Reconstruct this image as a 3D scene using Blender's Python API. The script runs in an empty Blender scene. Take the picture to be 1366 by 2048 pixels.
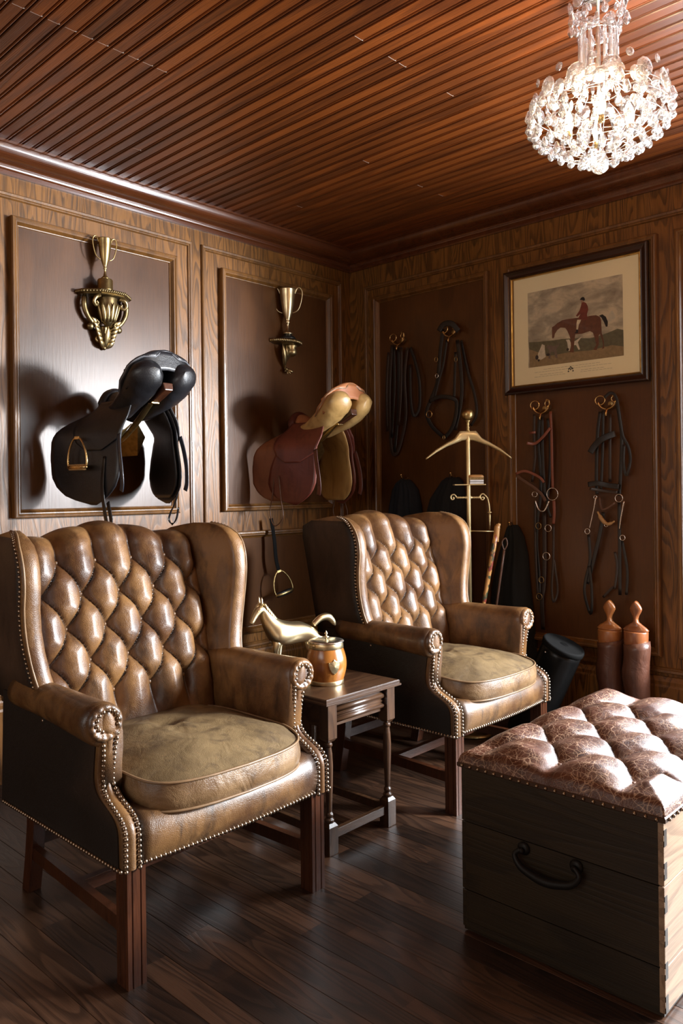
import bpy, math, random
from mathutils import Vector, Matrix, noise
pi = math.pi; sin = math.sin; cos = math.cos
random.seed(7)
S = bpy.context.scene
COL = S.collection

# ---------------------------------------------------------------- camera
YAW, ROLL = .757, -.0117
cam_d = bpy.data.cameras.new('camera'); cam = bpy.data.objects.new('camera', cam_d); COL.objects.link(cam)
fw = Vector((-sin(YAW), cos(YAW), 0)); r0 = Vector((cos(YAW), sin(YAW), 0)); u0 = Vector((0, 0, 1))
rr = r0 * cos(ROLL) + u0 * sin(ROLL); uu = u0 * cos(ROLL) - r0 * sin(ROLL)
M = Matrix((rr, uu, -fw)).transposed().to_4x4(); M.translation = Vector((3.282, -3.571, 1.2))
cam.matrix_world = M
cam_d.sensor_fit = 'VERTICAL'; cam_d.sensor_height = 36; cam_d.lens = 36 * 1567 / 2048
cam_d.shift_y = -42 / 2048; cam_d.clip_start = .05
S.camera = cam

# ---------------------------------------------------------------- world, lights, exposure
w = bpy.data.worlds.new('world'); S.world = w; w.use_nodes = True
w.node_tree.nodes['Background'].inputs[0].default_value = (.75, .85, 1, 1)
w.node_tree.nodes['Background'].inputs[1].default_value = 1.0
def area(name, loc, target, sx, sy, power, color=(1, 1, 1)):
    l = bpy.data.lights.new(name, 'AREA'); l.shape = 'RECTANGLE'; l.size = sx; l.size_y = sy
    l.energy = power; l.color = color
    o = bpy.data.objects.new(name, l); COL.objects.link(o); o.location = loc
    o.rotation_euler = (Vector(target) - Vector(loc)).to_track_quat('-Z', 'Y').to_euler()
    return o
area('daylight_key', (4.55, .95, 1.90), (1.0, -1.9, .9), .42, .42, 350, (.97, .98, 1))          # low sun-bright patch outside the window
area('daylight_window', (3.63, .10, 1.39), (3.63, -3, 1.39), 3.06, 1.66, 280, (.88, .94, 1))    # soft daylight filling the window
area('rear_fill', (2.2, -5.65, 1.7), (2.2, 0, 1.35), 1.9, 1.3, 18, (1, .90, .76))          # added fill light behind the camera, outside an invented window
S.view_settings.view_transform = 'Standard'; S.view_settings.look = 'None'
S.view_settings.gamma = 1; S.view_settings.use_curve_mapping = False
S.view_settings.exposure = 0.42

# ---------------------------------------------------------------- helpers
def mesh(name, vs, fs, smooth=False):
    m = bpy.data.meshes.new(name); m.from_pydata([tuple(v) for v in vs], [], fs); m.update()
    if smooth: m.polygons.foreach_set('use_smooth', [True] * len(m.polygons))
    return m
def obj(name, vs, fs=None, mat=None, parent=None, smooth=False, label=None, kind=None, sub=0, bevel=0):
    m = vs if fs is None else mesh(name, vs, fs, smooth)
    if mat and not m.materials: m.materials.append(mat)
    o = bpy.data.objects.new(name, m); COL.objects.link(o)
    if parent: o.parent = parent
    if label: o['label'] = label
    if kind: o['kind'] = kind
    if bevel:
        b = o.modifiers.new('b', 'BEVEL'); b.width = bevel; b.segments = 2; b.limit_method = 'ANGLE'
    if sub:
        s = o.modifiers.new('s', 'SUBSURF'); s.levels = sub; s.render_levels = sub
    return o
def thing(name, label, cat, loc=(0, 0, 0), rotz=0, group=None):
    o = bpy.data.objects.new(name, None); COL.objects.link(o); o.location = loc; o.rotation_euler = (0, 0, rotz)
    o.empty_display_size = .05
    o['label'] = label; o['category'] = cat
    if group: o['group'] = group
    return o
def tag(o, label, cat, group=None):
    o['label'] = label; o['category'] = cat
    if group: o['group'] = group
    return o
def box(x0, x1, y0, y1, z0, z1):
    vs = [(x, y, z) for x in (x0, x1) for y in (y0, y1) for z in (z0, z1)]
    return vs, [(0, 1, 3, 2), (4, 6, 7, 5), (0, 4, 5, 1), (2, 3, 7, 6), (0, 2, 6, 4), (1, 5, 7, 3)]
class MB:                                       # collects shapes into one mesh
    def __init__(s): s.v = []; s.f = []
    def add(s, vf, M=None):
        v, f = vf; n = len(s.v)
        s.v += [tuple(M @ Vector(p)) if M else tuple(p) for p in v]; s.f += [tuple(i + n for i in q) for q in f]; return s
    def obj(s, name, mat, parent=None, smooth=False, **k): return obj(name, s.v, s.f, mat, parent, smooth, **k)
def loft(rings, close=True, cap0=True, cap1=True, ring_closed=None):
    n = len(rings[0]); vs = [p for r in rings for p in r]; fs = []
    for i in range(len(rings) - 1):
        for j in range(n if close else n - 1):
            k = (j + 1) % n
            fs.append((i * n + j, i * n + k, (i + 1) * n + k, (i + 1) * n + j))
    if close and cap0: fs.append(tuple(range(n - 1, -1, -1)))
    if close and cap1: fs.append(tuple((len(rings) - 1) * n + j for j in range(n)))
    return vs, fs
def lathe(prof, n=24, c=(0, 0, 0)):             # prof: (r, z)
    return loft([[(c[0] + max(r, 1e-4) * cos(2 * pi * j / n), c[1] + max(r, 1e-4) * sin(2 * pi * j / n), c[2] + z) for j in range(n)] for r, z in prof])
def spline(pts, n=6, closed=False):             # Catmull-Rom through the points
    P = [Vector(p) for p in pts]; L = len(P); out = []
    if L < 3: return P
    rng = range(L if closed else L - 1)
    for i in rng:
        if closed: a, b, c, d = P[(i - 1) % L], P[i], P[(i + 1) % L], P[(i + 2) % L]
        else: a, b, c, d = P[max(i - 1, 0)], P[i], P[i + 1], P[min(i + 2, L - 1)]
        for k in range(n):
            t = k / n
            out.append(.5 * ((2 * b) + (c - a) * t + (2 * a - 5 * b + 4 * c - d) * t * t + (3 * b - a - 3 * c + d) * t ** 3))
    if not closed: out.append(P[-1])
    return out
def tube(pts, r, n=8, closed=False, sp=5, flat=None, up=(0, 0, 1)):
    """swept tube; r number, list or function of t; flat=(w,h) gives a strap section with w along the side vector"""
    P = spline(pts, sp, closed) if sp else [Vector(p) for p in pts]
    L = len(P); rings = []; prev = Vector(up)
    for i, p in enumerate(P):
        a = P[(i - 1) % L] if closed else P[max(i - 1, 0)]; b = P[(i + 1) % L] if closed else P[min(i + 1, L - 1)]
        t = (b - a); t = t.normalized() if t.length > 1e-9 else Vector((0, 0, 1))
        if flat: s = t.cross(Vector(up))
        else: s = t.cross(prev)
        if s.length < 1e-4: s = t.cross(Vector((1, .1, .05)))
        s.normalize(); q = s.cross(t).normalized()
        if not flat: prev = q
        tt = i / max(L - 1, 1); R = r(tt) if callable(r) else (r[min(int(tt * (len(r) - 1) + .5), len(r) - 1)] if isinstance(r, (list, tuple)) else r)
        if flat:
            w_, h_ = flat; w_ *= R; 
            rings.append([p + s * (sx * w_) + q * (sy * h_) for sx, sy in ((.5, .3), (.4, .5), (-.4, .5), (-.5, .3), (-.5, -.3), (-.4, -.5), (.4, -.5), (.5, -.3))])
        else:
            rings.append([p + s * (R * cos(2 * pi * j / n)) + q * (R * sin(2 * pi * j / n)) for j in range(n)])
    if closed: rings.append(rings[0]); return loft(rings, True, False, False)
    return loft(rings)
def ball(c, r, n=8, m=6, sc=(1, 1, 1)):
    rings = []
    for i in range(m + 1):
        a = pi * i / m; rad = max(sin(a), .02)
        rings.append([(c[0] + r * sc[0] * rad * cos(2 * pi * j / n), c[1] + r * sc[1] * rad * sin(2 * pi * j / n), c[2] - r * sc[2] * cos(a)) for j in range(n)])
    return loft(rings)
def torus(c, R, r, axis='y', n=20, m=8, sx=1, sz=1):
    pts = []
    for i in range(n):
        a = 2 * pi * i / n; u, v = R * sx * cos(a), R * sz * sin(a)
        pts.append({'y': (c[0] + u, c[1], c[2] + v), 'x': (c[0], c[1] + u, c[2] + v), 'z': (c[0] + u, c[1] + v, c[2])}[axis])
    return tube(pts, r, m, True, 0, up={'y': (0, 1, 0), 'x': (1, 0, 0), 'z': (0, 0, 1)}[axis])
def extrude(poly, d, axis='y'):                 # polygon (a,b) extruded from d[0] to d[1]
    f = {'y': lambda a, b, t: (a, t, b), 'x': lambda a, b, t: (t, a, b), 'z': lambda a, b, t: (a, b, t)}[axis]
    return loft([[f(a, b, d[0]) for a, b in poly], [f(a, b, d[1]) for a, b in poly]])
def lerp(a, b, t): return a + (b - a) * t
def interp(tab, x):                             # piecewise linear table
    if x <= tab[0][0]: return tab[0][1]
    for (a, va), (b, vb) in zip(tab, tab[1:]):
        if x <= b: return lerp(va, vb, (x - a) / (b - a))
    return tab[-1][1]
def smooth01(t): t = max(0, min(1, t)); return t * t * (3 - 2 * t)

# ---------------------------------------------------------------- materials
class NT:
    def __init__(s, name):
        s.m = bpy.data.materials.new(name); s.m.use_nodes = True; s.t = s.m.node_tree; s.b = s.t.nodes['Principled BSDF']
    def n(s, typ, **k):
        nd = s.t.nodes.new('ShaderNode' + typ)
        for a, v in k.items():
            if a.startswith('i_'):
                key = a[2:]; key = int(key) if key.isdigit() else key.replace('_', ' ')
                s.set(nd.inputs[key], v)
            else: setattr(nd, a, v)
        return nd
    def set(s, sock, v):
        if isinstance(v, bpy.types.NodeSocket): s.t.links.new(v, sock)
        elif isinstance(v, bpy.types.Node): s.t.links.new(v.outputs[0], sock)
        else: sock.default_value = v
    def math(s, op, a, b=0.0, c=None):
        nd = s.n('Math', operation=op); s.set(nd.inputs[0], a); s.set(nd.inputs[1], b)
        if c is not None: s.set(nd.inputs[2], c)
        return nd.outputs[0]
    def ramp(s, fac, stops, interp='LINEAR'):
        nd = s.n('ValToRGB'); s.set(nd.inputs[0], fac); e = nd.color_ramp.elements; nd.color_ramp.interpolation = interp
        while len(e) < len(stops): e.new(.5)
        for el, (p, c) in zip(e, stops): el.position = p; el.color = (*c, 1) if len(c) == 3 else c
        return nd.outputs[0]
    def mix(s, fac, a, b, mode='MIX'):
        nd = s.n('Mix', data_type='RGBA', blend_type=mode)
        s.set(nd.inputs[0], fac); s.set(nd.inputs[6], (*a, 1) if isinstance(a, tuple) and len(a) == 3 else a); s.set(nd.inputs[7], (*b, 1) if isinstance(b, tuple) and len(b) == 3 else b)
        return nd.outputs[2]
    def coord(s, which='Object'): return s.n('TexCoord').outputs[which]
    def mapping(s, vec, scale=(1, 1, 1), loc=(0, 0, 0)):
        nd = s.n('Mapping'); s.set(nd.inputs[0], vec); nd.inputs[1].default_value = loc; nd.inputs[3].default_value = scale; return nd.outputs[0]
    def noise(s, vec, scale=5, detail=3, rough=.5, dist=0):
        nd = s.n('TexNoise'); s.set(nd.inputs['Vector'], vec); nd.inputs['Scale'].default_value = scale; nd.inputs['Detail'].default_value = detail
        nd.inputs['Roughness'].default_value = rough; nd.inputs['Distortion'].default_value = dist; return nd.outputs[0]
    def bump(s, h, strength=.3, dist=.01, normal=None):
        nd = s.n('Bump'); s.set(nd.inputs['Height'], h); nd.inputs['Strength'].default_value = strength; nd.inputs['Distance'].default_value = dist
        if normal is not None: s.set(nd.inputs['Normal'], normal)
        return nd.outputs[0]
    def out(s, col=None, rough=None, normal=None, metal=None, coat=None, spec=None, **k):
        for key, v in (('Base Color', col), ('Roughness', rough), ('Normal', normal), ('Metallic', metal), ('Coat Weight', coat), ('Specular IOR Level', spec)):
            if v is not None: s.set(s.b.inputs[key], (*v, 1) if isinstance(v, tuple) and len(v) == 3 else v)
        for key, v in k.items(): s.set(s.b.inputs[key.replace('_', ' ')], v)
        return s.m
def plain(name, col, rough=.5, metal=0., coat=0., var=.12, vscale=30, bump=0.):
    t = NT(name); c = t.coord(); n = t.noise(c, vscale, 3)
    col2 = t.mix(n, tuple(v * (1 - var * 2) for v in col), tuple(min(v * (1 + var * 2), 1) for v in col))
    nr = t.bump(t.noise(c, vscale * 4, 2), bump, .002) if bump else None
    return t.out(col2, rough, nr, metal, coat)
def wood(name, dark, light, axis=2, rough=.35, contour=9., lat=5., lon=.7, pore=.5, rnd=0., coat=.2, board=0., bump=.25, tone=(0.72, 1.2), blot=.35):
    """contour lines of a stretched noise give cathedral grain; axis is the grain direction"""
    t = NT(name); c = t.coord('Object'); oi = t.n('ObjectInfo').outputs['Random']
    off = t.n('CombineXYZ'); 
    for i in range(3): t.set(off.inputs[i], t.math('MULTIPLY', oi, 7.3 + i * 3.1))
    v = t.n('VectorMath', operation='ADD'); t.set(v.inputs[0], c); t.set(v.inputs[1], off.outputs[0]); v = v.outputs[0]
    if board:                                   # veneer leaves: offset per strip across the grain
        sp = t.n('SeparateXYZ'); t.set(sp.inputs[0], c)
        u = t.math('ADD', sp.outputs[0], sp.outputs[1]); cell = t.math('FLOOR', t.math('DIVIDE', u, board))
        wn = t.n('TexWhiteNoise', noise_dimensions='1D'); t.set(wn.inputs['W'], cell)
        cb = t.n('CombineXYZ'); t.set(cb.inputs[0], t.math('MULTIPLY', wn.outputs[0], 9.)); t.set(cb.inputs[2], t.math('MULTIPLY', wn.outputs[0], 5.))
        va = t.n('VectorMath', operation='ADD'); t.set(va.inputs[0], v); t.set(va.inputs[1], cb.outputs[0]); v = va.outputs[0]
    sc = [lat] * 3; sc[axis] = lon
    n1 = t.noise(t.mapping(v, sc), 1.0, 1.5, .45, .25)
    ring = t.math('FRACT', t.math('MULTIPLY', n1, contour))
    sc2 = [lat * 45] * 3; sc2[axis] = lon * 9
    n2 = t.noise(t.mapping(v, sc2), 1.0, 2, .6)
    g = t.ramp(ring, [(0, (1, 1, 1)), (.35, (.85, .85, .85)), (.68, (.12,) * 3), (.90, (.0,) * 3), (1, (.9,) * 3)])
    f = t.math('ADD', t.math('MULTIPLY', g, 1 - pore), t.math('MULTIPLY', t.ramp(n2, [(.35, (0,) * 3), (.6, (1,) * 3)]), pore))
    col = t.mix(f, dark, light)
    bl = t.noise(t.mapping(v, [2.5] * 3), 1.0, 3)
    col = t.mix(blot, col, t.mix(bl, tuple(d * .6 for d in dark), tuple(min(l * 1.15, 1) for l in light)))
    if rnd:
        mr = t.n('MapRange'); t.set(mr.inputs[0], oi); mr.inputs[3].default_value = tone[0]; mr.inputs[4].default_value = tone[1]
        hs = t.n('HueSaturation'); t.set(hs.inputs['Value'], mr.outputs[0]); t.set(hs.inputs['Color'], col); col = hs.outputs[0]
    return t.out(col, t.math('ADD', rough - .06, t.math('MULTIPLY', bl, .12)), t.bump(f, bump, .0015), coat=coat, Coat_Roughness=.2)
M_oak = wood('oak', (.009, .003, .0008), (.26, .108, .022), 2, .36, 16, 9., 1.3, .38, board=.085, coat=.06)
M_oak_mould = wood('oak_moulding', (.028, .0105, .003), (.22, .095, .022), 2, .32, 4, 12, 1.5, .6, coat=.35)
M_panel = wood('veneer_panel', (.034, .0115, .0028), (.110, .041, .0098), 2, .31, 3, 3.0, 1.2, .35, coat=0, bump=.12, blot=.6)
M_oak.node_tree.nodes['Principled BSDF'].inputs['Specular IOR Level'].default_value = .4
M_panel.node_tree.nodes['Principled BSDF'].inputs['Specular IOR Level'].default_value = .38
M_crown = wood('crown_wood', (.05, .013, .004), (.12, .034, .010), 1, .22, 4, 8, .8, .6, coat=.8, bump=.08)
M_ceil = wood('ceiling_wood', (.035, .0075, .002), (.21, .052, .007), 0, .38, 5, 8, .7, .5, rnd=1, coat=.08, tone=(.65, 1.15))
M_floor = wood('floor_wood', (.007, .003, .0018), (.090, .042, .022), 0, .40, 13, 11, 1.3, .3, rnd=1, coat=.10, tone=(.35, 1.3))
M_plaster = plain('pale_plaster', (.55, .45, .38), .8)
M_dark = plain('dark_subfloor', (.02, .012, .008), .8)

# ---------------------------------------------------------------- room
CH = 2.65
def struct(name, vf, mat, **k): return obj(name, vf[0], vf[1], mat, kind='structure', **k)
wall_l = struct('wall_left', box(-.12, 0, -5.5, .12, 0, 2.7), M_oak)
WX0, WX1, WZ0, WZ1 = 2.08, 5.18, .54, 2.24
mb = MB()
for b in ((0, WX0, 0, .12, 0, 2.7), (WX1, 5.5, 0, .12, 0, 2.7), (WX0, WX1, 0, .12, 0, WZ0), (WX0, WX1, 0, .12, WZ1, 2.7)): mb.add(box(*b))
wall_b = mb.obj('wall_back', M_oak, kind='structure')
mb = MB()
for x in (WX0, WX1 - .04): mb.add(box(x, x + .04, .03, .08, WZ0, WZ1))
for z in (WZ0, WZ1 - .04): mb.add(box(WX0, WX1, .03, .08, z, z + .04))
for x in (3.1, 4.13): mb.add(box(x, x + .03, .04, .07, WZ0, WZ1))
mb.obj('window_1', M_oak_mould, kind='structure')
struct('wall_right', box(5.4, 5.5, -5.5, 0, 0, 2.7), M_oak)
mb = MB()
for b in ((0, 1.2, -5.6, -5.5, 0, 2.7), (3.2, 5.5, -5.6, -5.5, 0, 2.7), (1.2, 3.2, -5.6, -5.5, 0, 1.0), (1.2, 3.2, -5.6, -5.5, 2.4, 2.7)): mb.add(box(*b))
mb.obj('wall_front', M_oak, kind='structure')
mb = MB()
for b in ((1.2, 1.23, -5.6, -5.5, 1, 2.4), (3.17, 3.2, -5.6, -5.5, 1, 2.4), (2.19, 2.21, -5.57, -5.54, 1, 2.4), (1.2, 3.2, -5.57, -5.54, 1.7, 1.72), (1.16, 3.24, -5.6, -5.48, .97, 1)): mb.add(box(*b))
mb.obj('fill_window', M_oak_mould, kind='structure')  # invented window frame, added for the rear fill light to shine through

def frame_sweep(a0, a1, b0, b1, prof, side):
    """mitred moulding round the rectangle a0..a1 x b0..b1; side 'left' lies on x=0, 'back' on y=0; prof: (inset, height)"""
    f = (lambda a, b, h: (h, a, b)) if side == 'left' else (lambda a, b, h: (a, -h, b))
    rings = []
    for ca, cb, sa, sb in ((a0, b0, 1, 1), (a1, b0, -1, 1), (a1, b1, -1, -1), (a0, b1, 1, -1)):
        rings.append([f(ca + sa * d, cb + sb * d, h) for d, h in prof])
    n = len(prof); vs = [p for r in rings for p in r]; fs = []
    for i in range(4):
        for j in range(n - 1):
            k = (i + 1) % 4; q = (i * n + j, k * n + j, k * n + j + 1, i * n + j + 1)
            fs.append(q if side == 'back' else q[::-1])
    return vs, fs
BOLD = [(0, 0), (0, .028), (.004, .034), (.012, .035), (.018, .031), (.023, .031), (.033, .014), (.036, .013), (.038, .008)]
THIN = [(0, 0), (.001, .009), (.005, .013), (.015, .012), (.018, .008), (.024, .008), (.028, 0)]
def panel(side, a0, a1, b0, b1, wall):
    obj('panel_moulding', *frame_sweep(a0, a1, b0, b1, BOLD, side), M_oak_mould, wall)
    if side == 'left': b = box(0, .008, a0 + .03, a1 - .03, b0 + .03, b1 - .03)
    else: b = box(a0 + .03, a1 - .03, -.008, 0, b0 + .03, b1 - .03)
    obj('panel', *b, M_panel, wall)
def thin(side, a0, a1, b0, b1, wall): obj('bead_moulding', *frame_sweep(a0, a1, b0, b1, THIN, side), M_oak_mould, wall)
for a1 in (-.186, -1.294, -2.39, -3.49, -4.59):
    a0 = a1 - .83
    panel('left', a0, a1, 1.10, 2.375, wall_l); panel('left', a0, a1, .44, .99, wall_l)
    thin('left', a0 - .115, a1 + .105, .36, 2.475, wall_l)
panel('back', .208, 1.011, .436, 2.355, wall_b); panel('back', 1.128, 1.90, .436, 2.345, wall_b)
obj('window_casing', *frame_sweep(1.978, WX1 + .102, .438, 2.342, BOLD + [(.05, .008), (.085, .008), (.09, .014), (.102, .014), (.102, -.02)], 'back'), M_oak_mould, wall_b)
thin('back', .121, 5.2, .36, 2.436, wall_b)
# baseboards and crown
def run(name, prof, mat):                       # profile (out, z) along left and back walls, mitred in the corner
    for i, (s, L) in enumerate((('left', 5.5), ('back', 5.4))):
        rings = []
        for e in (0, 1):
            if s == 'left': rings.append([(o, -o if e == 0 else -L, z) for o, z in prof])
            else: rings.append([(o if e == 0 else L, -o, z) for o, z in prof])
        vs, fs = loft(rings); 
        if s == 'back': fs = [q[::-1] for q in fs]
        struct(name + s if name.endswith('_') else name + '_' + str(i + 1), (vs, fs), mat)
run('baseboard_', [(0, .0), (.022, .0), (.022, .30), (.018, .31), (.018, .325), (.012, .335), (.008, .345), (0, .347)], M_oak)
cr = [(0, 2.545), (.012, 2.545), (.016, 2.552), (.016, 2.562), (.022, 2.568), (.024, 2.574)]
cr += [(.026 + .012 * (1 - cos(a * pi / 2 / 5)), 2.576 + .010 * sin(a * pi / 2 / 5)) for a in range(6)]
cr += [(.044, 2.587)] + [(.046 + .056 * sin(a * pi / 2 / 12), 2.588 + .050 * (1 - cos(a * pi / 2 / 12))) for a in range(13)] + [(.108, 2.640), (.108, CH), (0, CH)]
run('trim', cr, M_crown)

def chamfer_box(x0, x1, y0, y1, z0, z1, c, up=True, cx=None):
    cx = c if cx is None else cx
    zt, zb = (z1, z0) if up else (z0, z1); zc = zt - c if up else zt + c
    vs = [(x0, y0, zb), (x1, y0, zb), (x1, y1, zb), (x0, y1, zb), (x0, y0, zc), (x1, y0, zc), (x1, y1, zc), (x0, y1, zc),
          (x0 + cx, y0 + c, zt), (x1 - cx, y0 + c, zt), (x1 - cx, y1 - c, zt), (x0 + cx, y1 - c, zt)]
    fs = [(0, 1, 5, 4), (1, 2, 6, 5), (2, 3, 7, 6), (3, 0, 4, 7), (4, 5, 9, 8), (5, 6, 10, 9), (6, 7, 11, 10), (7, 4, 8, 11), (8, 9, 10, 11)]
    if not up: fs = [q[::-1] for q in fs]
    return vs, fs
# floor: planks run parallel to the back wall
floor = struct('floor', box(0, 5.4, -5.5, 0, -.05, -.012), M_dark)
PW = .083; y = 0.; rest = MB(); rg = random.Random(3)
while y > -5.5:
    x = -rg.random() * .8
    w_ = PW if rg.random() > .25 else PW * .62
    while x < 5.4:
        L = rg.uniform(.45, 1.15); a, b = max(x, 0), min(x + L, 5.4)
        if b - a > .02:
            cbx = chamfer_box(a, b - .0001, y - w_ + .0005, y - .0005, -.012, rg.uniform(-.00015, 0), .0006, cx=.0)
            if y > -3.3 and a < 3.25 - .0 * y and a + y < 1.9: obj('plank', *cbx, M_floor, floor)
            else: rest.add(cbx)
        x += L
    y -= w_
rest.obj('outer_planks', M_floor, floor, kind='stuff')
# ceiling: beadboards run the same way
ceil = struct('ceiling', box(0, 5.4, -5.5, 0, CH + .011, CH + .06), M_plaster)
BW = .0555
def bead_board(a, b, y1):
    y0 = y1 - BW; z = CH
    sec = [(y0 + .0015, z + .011), (y0 + .0015, z + .003), (y0 + .004, z), (y1 - .016, z), (y1 - .0145, z + .004), (y1 - .012, z + .0045),
           (y1 - .0105, z + .001), (y1 - .0075, z - .0005), (y1 - .0045, z + .001), (y1 - .003, z + .005), (y1 - .001, z + .006), (y1 - .001, z + .011)]
    return loft([[(a, p, q) for p, q in sec], [(b, p, q) for p, q in sec]])
y = 0.; rest = MB(); i = 0; fill = MB()
while y > -5.5:
    cuts = [0]
    if y < -1.95 and y > -3: cuts.append(1.0)
    elif rg.random() < .22: cuts.append(rg.choice([.40, 1.0, 1.61, 1.61]))
    if rg.random() < .3: cuts.append(2.21)
    if rg.random() < .9: cuts.append(3.43)
    cuts.append(5.4)
    for c_ in cuts[1:-1]:
        if c_ < 1.7: fill.add(box(c_ - .0012, c_ + .0012, y - BW + .006, y - .012, CH + .0004, CH + .011))
    for a, b in zip(cuts, cuts[1:]):
        bb = bead_board(a + .0012, b - .0012, y)
        if y > -2.75 and (a < 3.3): obj('board', *bb, M_ceil, ceil)
        else: rest.add(bb)
    y -= BW; i += 1
rest.obj('outer_boards', M_ceil, ceil, kind='stuff'); fill.obj('joint_filler', M_plaster, ceil, kind='stuff')
# ---------------------------------------------------------------- leather, brass and cloth
def leather(name, base, worn, dark, rough=.33, scale=1., crack=None, coat=.3, wr=.0, bumps=.35):
    t = NT(name); c = t.coord('Object')
    n1 = t.noise(c, 5 * scale, 5, .62); n2 = t.noise(t.mapping(c, (3, 3, .9)), 6 * scale, 4, .6, .6)
    col = t.mix(t.ramp(n1, [(.40, (0,) * 3), (.62, (1,) * 3)]), base, worn)
    col = t.mix(t.ramp(n2, [(.50, (0,) * 3), (.70, (.7,) * 3)]), col, dark)
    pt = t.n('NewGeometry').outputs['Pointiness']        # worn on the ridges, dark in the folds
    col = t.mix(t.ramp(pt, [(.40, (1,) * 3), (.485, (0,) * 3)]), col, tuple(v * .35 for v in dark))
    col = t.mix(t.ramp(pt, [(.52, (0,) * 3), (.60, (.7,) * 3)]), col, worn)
    vo = t.n('TexVoronoi', feature='DISTANCE_TO_EDGE'); t.set(vo.inputs['Vector'], c); vo.inputs['Scale'].default_value = 230 * scale
    h = t.math('ADD', t.math('MINIMUM', t.math('MULTIPLY', vo.outputs[0], 3.), .6), t.math('MULTIPLY', t.noise(c, 60 * scale, 3), .8))
    nr = t.bump(h, bumps, .0012)
    wrk = t.noise(t.mapping(c, (1, 1, 1)), 14 * scale, 4, .55, 1.2)
    nr = t.bump(t.ramp(wrk, [(.25, (0,) * 3), (.75, (1,) * 3)]), .25 + wr, .004, nr)
    ro = t.math('ADD', rough, t.math('MULTIPLY', n1, .22))
    if crack:
        cn = t.n('TexNoise'); t.set(cn.inputs['Vector'], c); cn.inputs['Scale'].default_value = 9
        vm = t.n('VectorMath', operation='SCALE'); t.set(vm.inputs[0], cn.outputs[1]); vm.inputs[3].default_value = .09
        va = t.n('VectorMath', operation='ADD'); t.set(va.inputs[0], c); t.set(va.inputs[1], vm.outputs[0])
        f = None
        for s_, th in ((30, .035), (62, .045)):
            v = t.n('TexVoronoi', feature='DISTANCE_TO_EDGE'); t.set(v.inputs['Vector'], va.outputs[0]); v.inputs['Scale'].default_value = s_
            m_ = t.ramp(v.outputs[0], [(0, (1,) * 3), (th, (0,) * 3)]); f = m_ if f is None else t.math('MULTIPLY', t.math('ADD', f, m_), .62)
        f = t.math('MULTIPLY', f, t.ramp(t.noise(c, 7, 2), [(.34, (0,) * 3), (.50, (1,) * 3)]))
        col = t.mix(f, col, crack)
    return t.out(col, ro, nr, coat=coat, Coat_Roughness=.25)
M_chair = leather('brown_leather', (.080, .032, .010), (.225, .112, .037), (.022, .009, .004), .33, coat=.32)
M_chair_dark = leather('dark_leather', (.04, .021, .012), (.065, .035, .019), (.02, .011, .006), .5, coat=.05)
M_cush = leather('tan_worn_leather', (.10, .062, .024), (.19, .125, .053), (.045, .025, .010), .50, coat=.06, wr=.12)
M_cush_side = leather('cushion_border_leather', (.11, .056, .022), (.24, .145, .068), (.035, .017, .007), .31, coat=.3, wr=.3)
M_pipe = plain('piping', (.20, .12, .06), .4, var=.2)
M_pipe_dk = plain('dark_piping', (.045, .022, .012), .4)
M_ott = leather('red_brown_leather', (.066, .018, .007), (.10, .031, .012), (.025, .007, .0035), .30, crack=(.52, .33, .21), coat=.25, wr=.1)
M_leg = wood('mahogany', (.018, .0055, .0025), (.085, .027, .011), 2, .3, 4, 14, 2, .6, coat=.4)
M_leg_y = wood('mahogany_rail', (.018, .0055, .0025), (.085, .027, .011), 1, .3, 4, 14, 2, .6, coat=.4)
M_nail = plain('nail_metal', (.34, .27, .20), .28, 1., var=.25)
def metal(name, col, rough=.22, patina=.3):
    t = NT(name); c = t.coord(); n = t.noise(c, 26, 4, .6)
    cc = t.mix(t.ramp(n, [(.45, (0,) * 3), (.75, (patina,) * 3)]), col, tuple(v * .25 for v in col))
    return t.out(cc, t.math('ADD', rough, t.math('MULTIPLY', n, .12)), metal=1.)
M_brass = metal('brass', (.72, .50, .22), .2); M_brass_pale = metal('pale_brass', (.80, .66, .40), .26, .25)
M_valet = plain('lacquered_brass', (.72, .56, .28), .33, .62, coat=.2, var=.06)
M_brass_old = metal('aged_brass', (.46, .33, .14), .3, .7); M_steel = metal('polished_steel', (.78, .77, .75), .15, .15)
M_silver = metal('silver', (.72, .68, .60), .2, .3)
M_blk = leather('black_leather', (.010, .010, .012), (.018, .018, .022), (.005, .005, .006), .30, coat=.3)
M_blk2 = plain('black_strap', (.010, .009, .009), .42, coat=.1)
M_brn = plain('brown_strap', (.10, .045, .025), .4, coat=.2); M_red = plain('red_brown_strap', (.21, .062, .035), .4, coat=.2)
M_dkbrn = plain('dark_brown_strap', (.028, .017, .013), .42, coat=.2)
M_tan = plain('tan_leather', (.42, .25, .10), .5)

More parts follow.
